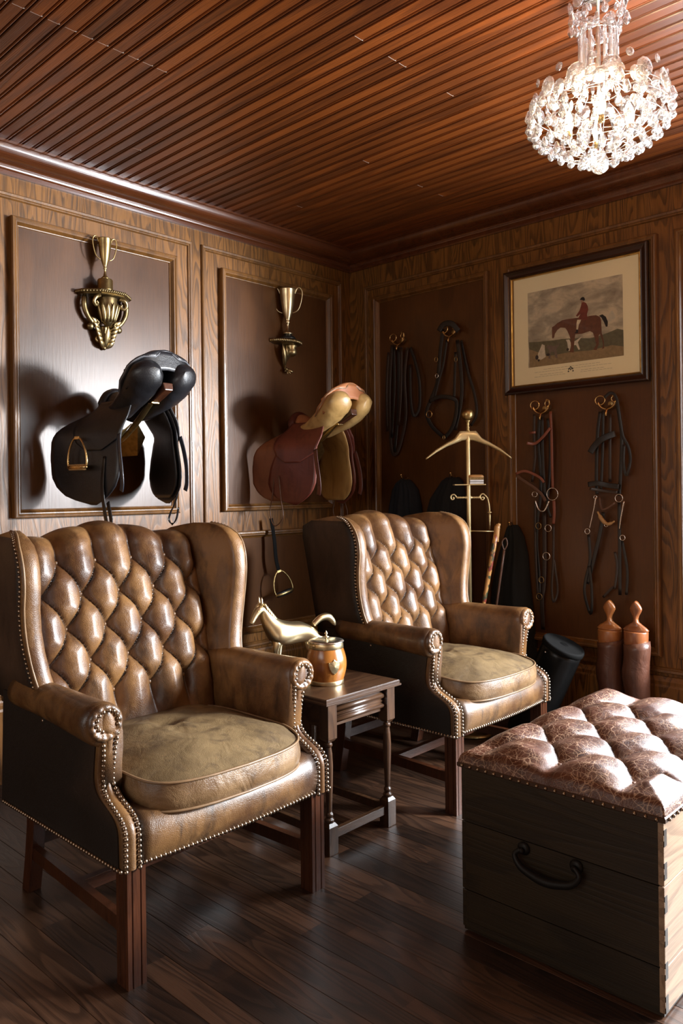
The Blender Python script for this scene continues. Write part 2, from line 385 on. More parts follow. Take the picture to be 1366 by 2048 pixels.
# ---------------------------------------------------------------- wing chairs
def nails(path, step=.0132, r=.0062, MBo=None, normal=(1, 0, 0)):
    P = [Vector(p) for p in path]; d = 0.; acc = 0.
    for a, b in zip(P, P[1:]):
        L = (b - a).length
        while acc <= L:
            c = a.lerp(b, acc / L) if L > 0 else a
            MBo.add(ball(c, r, 8, 4)); acc += step
        acc -= L
def tuft(p, q, nearf=True):
    a, b = p + q, p - q
    s = abs(sin(pi * a) * sin(pi * b))
    # distance to the nearest button in lattice units
    dm = 9
    for i in (math.floor(p), math.floor(p) + 1):
        for j in (math.floor(q), math.floor(q) + 1): dm = min(dm, math.hypot(p - i, (q - j) * 1.6))
    for i in (math.floor(p - .5) + .5, math.floor(p - .5) + 1.5):
        for j in (math.floor(q - .5) + .5, math.floor(q - .5) + 1.5): dm = min(dm, math.hypot(p - i, (q - j) * 1.6))
    seam = min(1, s / (s + .13) * 1.13)
    return .42 * seam + .58 * (1 - math.exp(-(dm / .30) ** 1.3)) * (.75 + .25 * s ** .5)
PX, PZ, Z0, YOFF = .13, .198, .988, .065
def back_in(z): return interp([(.40, -.135), (.55, -.165), (.80, -.225), (1.0, -.285), (1.10, -.325)], z)
def make_chair(ox, oy, label):
    t = thing('wing_chair', label, 'armchair', (ox, oy, 0))
    rn = random.Random(5)
    # tufted back
    NU, NV = 150, 190; vs = []; fs = []; hw = .318
    for v in range(NV + 1):
        sv = v / NV
        for u in range(NU + 1):
            y = lerp(-hw, hw, u / NU); hump = .040 * (.5 + .5 * cos(pi * min(abs(y) / .26, 1)))
            top = 1.055 + hump
            p = (y - YOFF) / PX
            if sv < .72:                        # face, from the seat to the crest roll
                z = lerp(.40, top - .055, sv / .72); x = back_in(z); nx, nz = .955, .295
                q = (z - Z0) / PZ; q = min(0, max(-2.0, q)); ed = 1
            else:
                a = (sv - .72) / .28 * pi * 1.05; z = top - .055 + .055 * sin(a); x = back_in(top - .055) - .072 * (1 - cos(a))
                nx, nz = cos(a - .3) , sin(a - .3) ; fa = .30 + a * .92; nx, nz = cos(fa), sin(fa); q = 0; ed = 1 - smooth01((sv - .76) / .22)
            h = tuft(p, q) * .056
            # pleats fade out downwards and over the crest
            if q == -2.0: ed = 1 - .75 * smooth01((.58 - z) / .10)
            h = lerp(.034, h, ed)
            h += .004 * noise.noise(Vector((y * 16, z * 16, 1.7)))
            side = smooth01((abs(y) - .27) / .05); h -= .03 * side
            vs.append((x + nx * h - .01, y, z + nz * h * (.6 if sv < .72 else .6 - .25 * smooth01((sv - .72) / .14))))
    for v in range(NV):
        for u in range(NU):
            i = v * (NU + 1) + u; fs.append((i, i + 1, i + NU + 2, i + NU + 1))
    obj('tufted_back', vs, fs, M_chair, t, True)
    mb = MB()
    for r_ in range(5):
        z = Z0 - r_ * PZ / 2
        for k in range(-2, 3):
            y = YOFF + (k + (.5 if r_ % 2 else 0)) * PX
            if abs(y) < .29: mb.add(ball((back_in(z) - .010, y, z - .001), .0075, 10, 6, (.7, 1, 1)))
    mb.obj('buttons', M_chair, t, True, kind='stuff')
    # plain outer back
    secs = []
    for z in (.30, .55, .8, 1.0, 1.06):
        xo = interp([(.30, -.31), (1.06, -.475)], z); xi = back_in(max(z, .4)) - .04
        secs.append([(xo, -.29, z), (xo, .29, z), (xi, .30, z), (xi, -.30, z)])
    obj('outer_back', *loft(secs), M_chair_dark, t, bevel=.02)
    nl = MB()
    for s in (-1, 1):
        # wing: closed rings stacked upwards
        rings = []; zs = [.58, .64, .70, .76, .82, .88, .94, .99, 1.03, 1.057, 1.076, 1.088, 1.094]
        xfT = [(.58, -.045), (.64, -.062), (.70, -.082), (.78, -.092), (.86, -.088), (.94, -.080), (1.0, -.085), (1.03, -.098), (1.057, -.120), (1.076, -.150), (1.088, -.185), (1.094, -.225)]
        xbT = [(.58, -.36), (.9, -.43), (1.03, -.46), (1.057, -.45), (1.076, -.40), (1.088, -.33), (1.094, -.29)]
        fl = lambda x, z: .318 + .050 * smooth01((x + .38) / .3) * smooth01((z - .5) / .4)
        edge = []
        for z in zs:
            xf, xb = interp(xfT, z), interp(xbT, z); rg_ = []; th = .027 * min(1, math.sqrt(max(0.02, (1.100 - z) / .05)))
            N = 12
            for k in range(N + 1):              # inner skin back to front
                x = lerp(xb, xf - .02, k / N); y = fl(x, z) - th - .012 * sin(pi * k / N) ** .7 * (1 if z < 1.05 else .5); y += .002 * noise.noise(Vector((x * 20, z * 14, s)))
                rg_.append((x, s * y, z))
            for k in range(1, 8):               # rolled front edge
                a = -pi / 2 + pi * k / 8; rg_.append((xf - .02 + .022 * cos(a) * 1.05, s * (fl(xf, z) + (th + .004) * sin(a)), z))
            for k in range(N, -1, -1):
                x = lerp(xb, xf - .02, k / N); rg_.append((x, s * (fl(x, z) + th * .75), z))
            rings.append(rg_ if s > 0 else rg_[::-1])
            edge.append((xf - .012, s * (fl(xf, z) + th * .9), z))
        vf = loft(rings)
        wo = obj('wing', *vf, M_chair, t, True)
        obj('wing_piping', *tube([(x + .008, y - s * .003, z) for x, y, z in edge], .0035, 6), M_pipe, wo, True)
        nails([(x - .006, y + s * .003, z) for x, y, z in spline(edge, 4)][::1], .0135, .006, nl)
        # dark outer panel behind the nails
        oz = [(.30, -.325, .30), (.6, -.385, .17), (.66, -.395, -.09)]
        sec = []
        for z in (.60, .7, .8, .9, 1.0, 1.05, 1.075):
            xf, xb = interp(xfT, z) - .02, interp(xbT, z); th = .03 * min(1, math.sqrt((1.10 - z) / .05)) 
            row = [(lerp(xb - .004, xf, k / 8), s * (fl(lerp(xb, xf, k / 8), z) + th * .72 + .002), z) for k in range(9)]
            row2 = [(p[0], p[1] + s * .004, p[2]) for p in row][::-1]
            sec.append(row + row2)
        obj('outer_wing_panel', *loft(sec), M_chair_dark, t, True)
        # arm roll, flared towards the front scroll
        rings = []
        for k in range(19):
            tt = min(1, k / 16); x = lerp(-.24, .232, tt); R = lerp(.046, .055, tt ** 2); zc = .628 + .003 * sin(tt * 5); sh = 1.0
            if k > 16: x += .006 * (k - 16); sh = 1 - .09 * (k - 16) ** 1.3
            yc = lerp(.326, .340, tt); sec = []
            for j in range(22):                 # over the top from the outer underside to the inner tangent
                a = lerp(-2.2, pi, j / 21) if False else lerp(-1.35, pi, j / 21)
                sec.append((yc + R * sh * cos(a), zc + R * sh * sin(a)))
            sec += [(.2855, .60), (.2835, .56), (.2835, .52), (.285, .48), (.290, .452), (.31, .448), (.340, .455), (.344, .50), (.344, .54), (.345, .565)]
            rings.append([(x - (.010 * smooth01((.6 - z) / .1) if x > .19 else 0) + .0, s * ((y - .318) * (1 if k <= 16 else .93 ** (k - 16)) + .318) + .0025 * noise.noise(Vector((x * 14, z * 16, s * 3))), z) for y, z in sec])
        ar = obj('arm_roll', *loft(rings), M_chair, t, True)
        # front scroll facing: pleated ring and inset
        rings = []
        for rr_, dx in ((.048, .236), (.047, .246), (.042, .251), (.036, .252), (.031, .247), (.022, .247)):
            rings.append([(dx + (.0016 * sin(a * 13) if .03 < rr_ < .047 else 0), s * (.338 + rr_ * cos(a)), .630 + rr_ * sin(a)) for a in [2 * pi * j / 52 for j in range(52)]])
        obj('arm_scroll', *loft(rings, cap0=False), M_chair, t, True)
        # side body and its curved front post
        front = [(.338, .292), (.338, .372), (.333, .392), (.315, .412), (.285, .428), (.252, .444), (.232, .464), (.226, .49), (.230, .53), (.236, .57), (.240, .60), (.240, .625)]
        fr = [(p.x, p.z) for p in spline([(a, 0, b) for a, b in front[1:]], 3)]
        poly = [(-.325, .292), (.338, .292)] + fr + [(-.30, .625)]
        def post(y0, y1, nm, mat, grow=0):
            return obj(nm, *extrude([(a, b) for a, b in poly], sorted((s * y0, s * y1))), mat, t, bevel=.008)
        post(.296, .350, 'side_body', M_chair)
        sk = [(-.328, .294), (.322, .294)] + [(a - .018, b) for a, b in fr] + [(-.31, .625)]
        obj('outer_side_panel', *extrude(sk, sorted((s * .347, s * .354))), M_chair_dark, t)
        # facing strip between the two nail rows
        ring = []
        for a, b in [(.338, .292)] + fr[:-3]:
            w_ = interp([(.29, .011), (.40, .011), (.46, .008), (.55, .010), (.62, .013)], b)
            ring.append([(a + .0005, s * (.325 - w_), b), (a + .005, s * (.325 - w_ * .6), b), (a + .007, s * .325, b), (a + .005, s * (.325 + w_ * .6), b), (a + .0005, s * (.325 + w_), b)])
        # head of the facing, teardrop inside the scroll
        for k in range(1, 9):
            tt = k / 8; z = lerp(.600, .662, tt); w_ = .020 * math.sqrt(max(0, 1 - (tt * 1.02 - .25) ** 2 / .75 ** 2 if tt > .25 else 1)) * (1 if tt > .2 else .8) + .0005
            yc = lerp(.326, .336, tt)
            ring.append([(.246, s * (yc - w_), z), (.250, s * (yc - w_ * .6), z), (.252, s * yc, z), (.250, s * (yc + w_ * .6), z), (.246, s * (yc + w_), z)])
        obj('post_facing', *loft(ring, False), M_chair, t, True)
        # nails down both sides of the facing
        for d in (-1, 1):
            path = [Vector((a + .004, s * (.325 + d * interp([(.29, .019), (.42, .018), (.48, .013), (.55, .015), (.60, .020), (.66, .027)], b)), b)) for a, b in [(.338, .292)] + fr]
            head = [Vector((.249, s * (.335 + .030 * cos(a) * d), .632 + .030 * sin(a))) for a in [lerp(-.35, pi / 2, k / 10) for k in range(11)]]
            nails([p for p in path if p.z < .612] + head, .0130, .006, nl)
        nails([(.338, s * .357, .296), (-.32, s * .357, .296)], .0132, .0055, nl)
        rings = []
    # seat rail with a soft belly
    rings = []
    for k in range(25):
        y = lerp(-.298, .298, k / 24); e = 1 - (abs(y) / .298) ** 6; bow = .014 * cos(y / .298 * pi / 2)
        prof = [(-.30, .292), (.330, .292), (.336, .298), (.345, .33), (.346, .36), (.338, .39), (.318, .408), (.28, .415), (-.30, .415)]
        rings.append([(x + (bow + (.006 * e if z > .3 else 0) if x > 0 else 0), y, z + .0015 * noise.noise(Vector((y * 12, z * 9, 0)))) for x, z in prof])
    obj('seat_rail', *loft(rings), M_chair, t, True)
    nails([(.352 - .014 * (1 - cos(y / .298 * pi / 2)) - .003, y, .297) for y in [lerp(-.30, .30, k / 30) for k in range(31)]], .0132, .0062, nl)
    nl.obj('nailheads', M_nail, t, True, kind='stuff')
    # cushion: rounded-front outline
    NP = 72
    def outline(g):
        pts = []
        for k in range(NP):
            a = 2 * pi * k / NP; ca, sa = cos(a), sin(a)
            e = .42; x = .268 * abs(ca) ** e * (1 if ca > 0 else -1); y = .276 * abs(sa) ** e * (1 if sa > 0 else -1)
            if x > 0: x += .030 * cos(min(abs(y) / .276, 1) * pi / 2)
            pts.append((x * g + .088, y * g))
        return pts
    zt, zb = .487, .408
    rings = []
    for z, g, b in ((zb, .96, 0), (zb + .004, 1.0, 0), (zb + .03, 1.022, 0), (zt - .03, 1.022, 0), (zt - .004, 1.0, 0)):
        rings.append([(x + (.004 * noise.noise(Vector((x * 25, y * 25, z * 30)))), y, z - .012 * smooth01((x - .2) / .15)) for x, y in outline(g)])
    obj('cushion_border', *loft(rings, cap1=False), M_cush_side, t, True)
    rings = []
    for k in range(0, 15):
        g = 1.0 - k / 14 * .985; 
        row = []
        for x, y in outline(g):
            dome = .042 * (1 - g ** 3.2); d2 = math.hypot(x - .04, y + .02)
            z = zt - .004 + dome - .012 * smooth01((x - .2) / .15) - .018 * math.exp(-(d2 / .035) ** 2)
            th_ = math.atan2(y + .02, x - .04); z += .0045 * sin(5 * th_ + 2 * sin(th_)) * math.exp(-((d2 - .065) / .045) ** 2) - .004 * math.exp(-((d2 - .02 * sin(3 * th_) - .13) / .012) ** 2) * smooth01(sin(2 * th_ + 1))
            z += .0055 * noise.noise(Vector((x * 11, y * 11, ox))) + .0025 * noise.noise(Vector((x * 30, y * 30, oy)))
            row.append((x, y, z))
        rings.append(row)
    obj('cushion_top', *loft(rings, cap0=False), M_cush, t, True)
    for zz, nm in ((zt - .003, 0), (zb + .004, 1)):
        obj('cushion_piping', *tube([(x, y, zz - .012 * smooth01((x - .2) / .15) + .001) for x, y in outline(1.004)], .0038, 6, True, 0), M_pipe, t, True)
    # legs and stretchers
    for s in (-1, 1):
        # moulded front leg: grooved square section
        def sq(cx, cy, h, z, g=.0035):
            o = []
            for sx, sy in ((1, 1), (-1, 1), (-1, -1), (1, -1)):
                pass
            side = [(-1, 1), (-.55, 1), (-.47, 1 - g / h), (-.38, 1), (.38, 1), (.47, 1 - g / h), (.55, 1)]
            for k in range(4):
                for u, v in side:
                    for _ in range(k): u, v = v, -u
                    o.append((cx + u * h, cy + v * h, z))
            return o
        obj('leg', *loft([sq(.308, s * .311, .0255, z) for z in (0, .292)]), M_leg, t)
        obj('leg', *loft([[(cx + u, s * .268 + v, z) for u, v in ((-.022, -.02), (.022, -.02), (.022, .02), (-.022, .02))] for cx, z in ((-.325, 0), (-.305, .1), (-.29, .2), (-.285, .30))]), M_leg, t, bevel=.002)
        obj('stretcher', *loft([[(-.30, s * .272 - .011, .105), (-.30, s * .272 + .011, .105), (-.30, s * .272 + .011, .142), (-.30, s * .272 - .011, .142)], [(.30, s * .305 - .011, .105), (.30, s * .305 + .011, .105), (.30, s * .305 + .011, .142), (.30, s * .305 - .011, .142)]]), M_leg, t)
    obj('stretcher', *box(-.012, .012, -.28, .28, .106, .140), M_leg_y, t, bevel=.001)
    obj('stretcher', *box(-.312, -.290, -.262, .262, .14, .176), M_leg_y, t, bevel=.001)
    return t
make_chair(1.27, -2.225, 'worn brown leather wing chair with button-tufted back, nearest to the camera')
make_chair(1.27, -.862, 'brown leather tufted wing chair in the corner, beyond the small side table')
# ---------------------------------------------------------------- side table with turned legs
tb = thing('side_table', 'small dark oak side table with turned legs between the two armchairs', 'table', (1.27, -1.57, 0))
M_oakdk = wood('dark_oak', (.016, .0065, .004), (.085, .040, .018), 1, .32, 8, 9, 1.2, .5, coat=.4)
M_oakdkz = wood('dark_oak_upright', (.016, .0065, .004), (.085, .040, .018), 2, .34, 8, 9, 1.2, .5, coat=.3)
TX, TY = .225, .192
obj('tabletop', *loft([[(sx * (TX - d), sy * (TY - d), z) for sx, sy in ((-1, -1), (1, -1), (1, 1), (-1, 1))] for d, z in ((.006, .498), (.0, .500), (0, .506), (.004, .508), (.004, .516), (.007, .519))]), M_oakdk, tb)
lprof = [(.019, 0), (.0205, .004), (.0205, .10)]
turn = [(.0145, .103), (.0165, .108), (.0165, .113), (.011, .119), (.0135, .126), (.0135, .131), (.0095, .138), (.011, .18), (.0135, .24), (.0145, .29), (.0125, .33), (.0095, .352), (.0135, .357), (.0135, .363), (.010, .367), (.0105, .374)]
for sx in (-1, 1):
    for sy in (-1, 1):
        cx, cy = sx * .190, sy * .150; mb = MB()
        mb.add(loft([[(cx + u * h, cy + v * h, z) for u, v in ((-1, -1), (1, -1), (1, 1), (-1, 1))] for h, z in ((.0195, 0), (.0205, .003), (.0205, .092), (.013, .103))]))
        mb.add(lathe(turn, 16, (cx, cy, 0)))
        mb.add(loft([[(cx + u * h, cy + v * h, z) for u, v in ((-1, -1), (1, -1), (1, 1), (-1, 1))] for h, z in ((.013, .372), (.0205, .382), (.0205, .499))]))
        mb.obj('leg', M_oakdkz, tb)
for sy in (-1, 1): obj('stretcher', *box(-.17, .17, sy * .150 - .009, sy * .150 + .009, .045, .075), M_oakdk, tb, bevel=.002)
for sx in (-1, 1): obj('stretcher', *box(sx * .190 - .009, sx * .190 + .009, -.13, .13, .045, .075), M_oakdk, tb, bevel=.002)
for sy in (-1, 1): obj('apron', *box(-.175, .175, sy * .152 - .008, sy * .152 + .008, .415, .499), M_oakdk, tb)
obj('apron', *box(-.199, -.185, -.135, .135, .415, .499), M_oakdk, tb)
fr_ = obj('drawer_front', *box(.180, .190, -.131, .131, .415, .499), M_oakdk, tb)
pr = [(.190, .424), (.194, .426), (.200, .430), (.202, .435), (.200, .440), (.194, .444), (.192, .446), (.194, .449), (.197, .451), (.194, .454), (.192, .457), (.194, .460), (.200, .464), (.202, .470), (.200, .476), (.194, .480), (.190, .482)]
obj('reeded_moulding', *loft([[(x, y, z) for x, z in pr] for y in (-.128, .128)]), M_oakdk, fr_, True)

# ---------------------------------------------------------------- biscuit barrel
bb = thing('biscuit_barrel', 'oak biscuit barrel with brass bands and shield on the side table', 'barrel', (1.325, -1.588, .519))
M_bar = wood('honey_oak', (.22, .07, .012), (.42, .16, .032), 2, .22, 5, 20, 3, .4, coat=.6, bump=.05)
prof = [(.054, .004)] + [(.057 + .015 * sin(pi * k / 12), .006 + .128 * k / 12) for k in range(13)]
obj('barrel_body', *lathe([(0, .004)] + prof + [(0, .134)], 40), M_bar, bb, True)
for z0, z1, r in ((.0, .016, .0595), (.125, .146, .060)):
    obj('brass_band', *lathe([(r - .004, z0), (r, z0), (r + .0012, z0 + .002), (r + (.0022 if z0 == 0 else -.0005), z1 - .002), (r + (.0015 if z0 == 0 else -.001), z1), (r - .004, z1)], 48), M_brass_pale, bb, True)
lid = obj('lid', *lathe([(.062, .146), (.0635, .149), (.061, .152), (.050, .1535), (.02, .155), (0.001, .1555)], 48), M_silver, bb, True)
obj('lid_knob', *lathe([(.004, .155), (.003, .160), (.010, .163), (.0105, .165), (.003, .167), (.0035, .172), (.006, .175), (.0045, .179), (.0015, .184), (.001, .186)], 16), M_brass_pale, lid, True)
hx = MB()
for s in (-1, 1):
    hx.add(ball((.0, s * .064, .140), .005, 10, 8)); hx.add(tube([(0, s * .060, .140), (0, s * .070, .141)], .0025, 8, sp=0))
hx.add(tube([(.0, -.068, .140), (-.03, -.062, .142), (-.055, -.035, .143), (-.063, 0, .1435), (-.055, .035, .143), (-.03, .062, .142), (.0, .068, .140)], .0022, 8))
hx.obj('bail_handle', M_brass_pale, bb, True)
sh = [(-1, .62), (-.62, .66), (-.25, .78), (0, 1), (.25, .78), (.62, .66), (1, .62), (.96, .2), (.8, -.3), (.5, -.75), (0, -1.05), (-.5, -.75), (-.8, -.3), (-.96, .2)]
mb = MB(); rings = []
AZ = -.40                                        # shield faces the camera side of the barrel
for k, (g, d) in enumerate(((1, .0), (1, .0018), (.90, .0028), (.02, .0034))):
    row = []
    for u, v in sh:
        z = .070 + v * .026 * g; a = AZ + u * .021 * g / .072; R = .0572 + .015 * sin(pi * min(max((z - .006) / .128, 0), 1)) + d
        row.append((R * cos(a), R * sin(a), z))
    rings.append(row)
so = obj('shield_plaque', *loft(rings, cap0=False), M_brass_pale, bb, False)
for u, v, in ((-.9, .56), (.9, .56), (0, -.92)):
    a = AZ + u * .021 / .072; z = .070 + v * .026; obj('pin', *ball((.0755 * cos(a), .0755 * sin(a), z), .0016, 6, 4), M_brass_old, so, True)

# ---------------------------------------------------------------- brass horse (one skinned body)
def skin_obj(name, verts, edges, mat, parent, sub=2, root=0):
    m = bpy.data.meshes.new(name); m.from_pydata([v[:3] for v in verts], edges, []); m.update(); m.materials.append(mat)
    o = bpy.data.objects.new(name, m); COL.objects.link(o); o.parent = parent
    sk = o.modifiers.new('sk', 'SKIN'); sk.use_smooth_shade = True
    for i, v in enumerate(verts):
        r = v[3]; m.skin_vertices[0].data[i].radius = r if isinstance(r, tuple) else (r, r)
    m.skin_vertices[0].data[root].use_root = True
    sb = o.modifiers.new('sb', 'SUBSURF'); sb.levels = sub; sb.render_levels = sub
    return o
# local: x towards the head, z up, total height about .23
hs = thing('horse_figurine', 'polished brass horse figurine with raised tail, behind the biscuit barrel', 'figurine', (1.150, -1.585, .519), math.radians(-103)); hs.scale = (1.27, 1.27, 1.27)
V = [(-.062, 0, .128, .034), (-.030, 0, .127, .035), (.005, 0, .124, .034), (.038, 0, .128, .038), (.060, 0, .140, .035),   # croup..chest
     (.077, 0, .160, .026), (.090, 0, .182, .0185), (.099, 0, .200, .0135),                                            # neck
     (.111, .001, .204, .0155), (.125, .004, .189, .0110), (.137, .008, .171, .0075), (.142, .009, .163, .0068)]           # head
Ed = [(0, 1), (1, 2), (2, 3), (3, 4), (4, 5), (5, 6), (6, 7), (7, 8), (8, 9), (9, 10), (10, 11)]
def leg(pts, at):
    i = len(V); V.extend(pts); Ed.append((at, i))
    for k in range(len(pts) - 1): Ed.append((i + k, i + k + 1))
for s in (-1, 1):
    f = .012 * s
    leg([(.050 + f, s * .017, .104, .0145), (.052 + f * 1.3, s * .017, .080, .0085), (.050 + f, s * .017, .058, .0062), (.048 + f, s * .017, .050, .0055), (.046 + f, s * .017, .020, .0042), (.049 + f, s * .017, .010, .005), (.054 + f, s * .017, .004, .0062)], 3)
    g = -.022 * s
    leg([(-.072 + g * .3, s * .015, .105, .0195), (-.070 + g * .6, s * .016, .080, .0115), (-.088 + g, s * .016, .060, .0068), (-.086 + g, s * .016, .050, .006), (-.080 + g, s * .016, .020, .0045), (-.076 + g, s * .016, .010, .005), (-.071 + g, s * .016, .004, .0062)], 0)
body = skin_obj('horse_body', V, Ed, M_brass_pale, hs)
tl = [Vector(p) for p in ((-.070, 0, .140), (-.090, 0, .155), (-.108, 0, .160), (-.124, 0, .157), (-.137, .001, .145), (-.145, .003, .130))]
obj('tail', *tube(tl, lambda t: interp([(0, .008), (.25, .010), (.6, .0115), (.85, .008), (1, .002)], t) , 10), M_brass_pale, hs, True)
mn = MB()
for k in range(9):
    t_ = k / 8; x = lerp(.100, .052, t_); z = lerp(.216, .158, t_)
    mn.add(tube([(x, .0, z), (x - .006, .010, z - .004), (x - .009, .014 + .003 * t_, z - .018)], [.0048, .0052, .003, .0015], 6))
mn.add(tube([(.108, 0, .219), (.116, .0, .212), (.122, .0, .203)], [.005, .004, .0015], 6))
mn.obj('mane', M_brass_pale, hs, True)
for s in (-1, 1): obj('ear', *loft([[(.106 + .004 * cos(a) * g, s * .0085 + .0035 * sin(a) * g, z) for a in [2 * pi * j / 8 for j in range(8)]] for g, z in ((.7, .212), (1, .220), (.75, .230), (.1, .238))]), M_brass_pale, hs, True)
for s in (-1, 1): obj('eye', *ball((.121, .003 + s * .0098, .199), .0022, 8, 6), M_brass_old, hs, True)

# ---------------------------------------------------------------- blanket chest with tufted lid
ch = thing('blanket_chest', 'wooden blanket chest with red-brown tufted leather lid at lower right', 'chest', (2.045, -1.80, 0))
M_chest = wood('chest_wood', (.006, .0036, .0012), (.026, .0155, .0052), 0, .45, 11, 8, .8, .4, coat=.1, rnd=1, tone=(.85, 1.1))
M_chest_lit = wood('chest_wood_lit', (.13, .078, .045), (.40, .27, .17), 1, .45, 11, 8, .8, .4, coat=.1, rnd=1, tone=(.9, 1.1))  # paler copy of the chest wood, window light painted into its colour
CW, CD, CZ = .547, .84, .445
zs = [0.012, .115, .30, CZ]
for i in range(3):
    g = .0012
    obj('side_board', *chamfer_box(.012, CW - .012, -.0, .018, zs[i] + g, zs[i + 1] - g, .0), M_chest, ch, bevel=.002)
    obj('side_board', *chamfer_box(.012, CW - .012, CD - .018, CD, zs[i] + g, zs[i + 1] - g, .0), M_chest, ch, bevel=.002)
    obj('end_board', *box(CW - .018, CW, .0005, CD, zs[i] + g, zs[i + 1] - g), M_chest_lit, ch, bevel=.002)
    obj('end_board', *box(0, .018, .0005, CD, zs[i] + g, zs[i + 1] - g), M_chest, ch, bevel=.002)
obj('chest_bottom', *box(.004, CW - .004, .004, CD - .004, .004, .014), M_chest, ch)
for k in range(6):                              # dovetails at the near right corner
    z = .035 + k * .075
    obj('dovetail', *loft([[(CW - .011, -.0012, z - .010), (CW + .0008, -.0012, z - .006), (CW + .0008, -.0012, z + .006), (CW - .011, -.0012, z + .010)], [(CW - .011, .004, z - .010), (CW + .0008, .004, z - .006), (CW + .0008, .004, z + .006), (CW - .011, .004, z + .010)]]), M_chest_lit, ch)
    obj('dovetail', *box(CW - .002, CW + .0012, .001, .016, z - .02, z + .018), M_chest, ch)
obj('lid_rim', *loft([[(-.004 - d, -.004 - d, z), (CW + .004 + d, -.004 - d, z), (CW + .004 + d, CD + .004 + d, z), (-.004 - d, CD + .004 + d, z)] for d, z in ((0, CZ), (.004, CZ + .003), (.004, CZ + .012), (0, CZ + .016))]), M_pipe_dk, ch)
# tufted pad
NU, NV = 150, 210; vs = []; fs = []
LX, LY = .195, .245
for v in range(NV + 1):
    for u in range(NU + 1):
        fu, fv = u / NU, v / NV
        x = -.006 + (CW + .012) * fu; y = -.006 + (CD + .012) * fv
        p = (x - .055) / LX; q = (y - .083) / LY
        # only whole diamonds; near the border the pattern is clamped to straight pleats
        qc = min(max(q, 0), (CD - .083 - .10) / LY // .5 * .5); pc = min(max(p, 0), 2.25)
        h = tuft(pc, qc)
        e = min(fu, 1 - fu) * CW; f = min(fv, 1 - fv) * CD; d = min(e, f)
        ed = math.sqrt(max(0, 1 - (1 - min(d / .022, 1)) ** 2))
        z = CZ + .014 + .028 * ed + .036 * h * (.15 + .85 * smooth01(d / .07)) * (1 if d > .0 else 0)
        z += .002 * noise.noise(Vector((x * 18, y * 18, 0)))
        if d < 1e-6: z = CZ + .012
        vs.append((x, y, z))
for v in range(NV):
    for u in range(NU):
        i = v * (NU + 1) + u; fs.append((i, i + 1, i + NU + 2, i + NU + 1))
pad = obj('tufted_pad', vs, fs, M_ott, ch, True)
mb = MB()
for j in range(0, 7):
    y = .083 + j * LY / 2
    for k in range(3):
        x = .055 + (k + (.5 if j % 2 else 0)) * LX
        if x < CW - .03 and y < CD - .05: mb.add(ball((x, y, CZ + .040), .008, 10, 6, (1, 1, .6)))
mb.obj('buttons', M_ott, pad, True, kind='stuff')
mb = MB(); 
for k in range(34): mb.add(ball((CW + .010, .01 + k * .025, CZ + .008), .0045, 8, 4))
for k in range(22): mb.add(ball((.01 + k * .025, -.010, CZ + .008), .0045, 8, 4))
mb.obj('nailheads', M_nail, ch, True, kind='stuff')
hd = MB(); hx0, hz0 = .265, .262
for s in (-1, 1):
    hd.add(lathe([(.0, .0), (.016, .0), (.017, .004), (.010, .008), (.0, .009)], 12), Matrix.Translation((hx0 + s * .072, -.002, hz0 + .02)) @ Matrix.Rotation(pi / 2, 4, 'X'))
    hd.add(ball((hx0 + s * .072, -.016, hz0 + .018), .008, 8, 6))
hd.add(tube([(hx0 - .072, -.018, hz0 + .022), (hx0 - .088, -.022, hz0 + .006), (hx0 - .070, -.025, hz0 - .018), (hx0 - .03, -.027, hz0 - .030), (hx0, -.028, hz0 - .033), (hx0 + .03, -.027, hz0 - .030), (hx0 + .070, -.025, hz0 - .018), (hx0 + .088, -.022, hz0 + .006), (hx0 + .072, -.018, hz0 + .022)], lambda t: .006 + .006 * sin(pi * t) ** 2, 10))
M_iron = plain('dark_iron', (.012, .011, .010), .55, .6)
hd.obj('handle', M_iron, ch, True)

# ---------------------------------------------------------------- framed hunting print
pf = thing('framed_print', 'framed sporting print of a red-coated rider on a bay horse with hounds', 'picture', (1.488, 0, 1.998))
def Q(x, z): return (x - 1.488, z - 1.998)
X0, X1, Z0_, Z1 = 1.112, 1.864, 1.684, 2.318
prof = [(0, 0), (0, .030), (.004, .036), (.010, .037), (.022, .030), (.030, .027), (.036, .028), (.040, .022), (.041, .010)]
vs, fs = frame_sweep(X0 - 1.488, X1 - 1.488, Z0_ - 1.998, Z1 - 1.998, prof, 'back')
M_frame = wood('picture_frame_wood', (.008, .003, .002), (.035, .012, .006), 0, .25, 4, 14, 2, .5, coat=.5)
fo = obj('frame', [(x, y - .006, z) for x, y, z in vs], fs, M_frame, pf)
M_gold = metal('gilt', (.62, .40, .13), .32, .5)
g = .0395
vs, fs = frame_sweep(X0 - 1.488 + g, X1 - 1.488 - g, Z0_ - 1.998 + g, Z1 - 1.998 - g, [(0, .012), (0, .026), (.003, .028), (.006, .026), (.007, .013)], 'back')
obj('gilt_slip', [(x, y - .002, z) for x, y, z in vs], fs, M_gold, fo)
M_paper = plain('aged_paper', (.84, .73, .46), .75, var=.04, vscale=5)
mo = obj('mount', *box(X0 - 1.488 + g, X1 - 1.488 - g, -.014, -.010, Z0_ - 1.998 + g, Z1 - 1.998 - g), M_paper, pf)
obj('backing', *box(X0 - 1.488 + .004, X1 - 1.488 - .004, -.010, -.0085, Z0_ - 1.998 + .004, Z1 - 1.998 - .004), M_dark, pf)
t = NT('print_sky'); c = t.coord(); n = t.noise(t.mapping(c, (5, 5, 9)), 1.6, 6, .6, .4)
sky = t.ramp(n, [(.28, (.20, .165, .115)), (.48, (.38, .32, .22)), (.62, (.60, .50, .33)), (.78, (.33, .35, .30))]); M_sky = t.out(sky, .7)
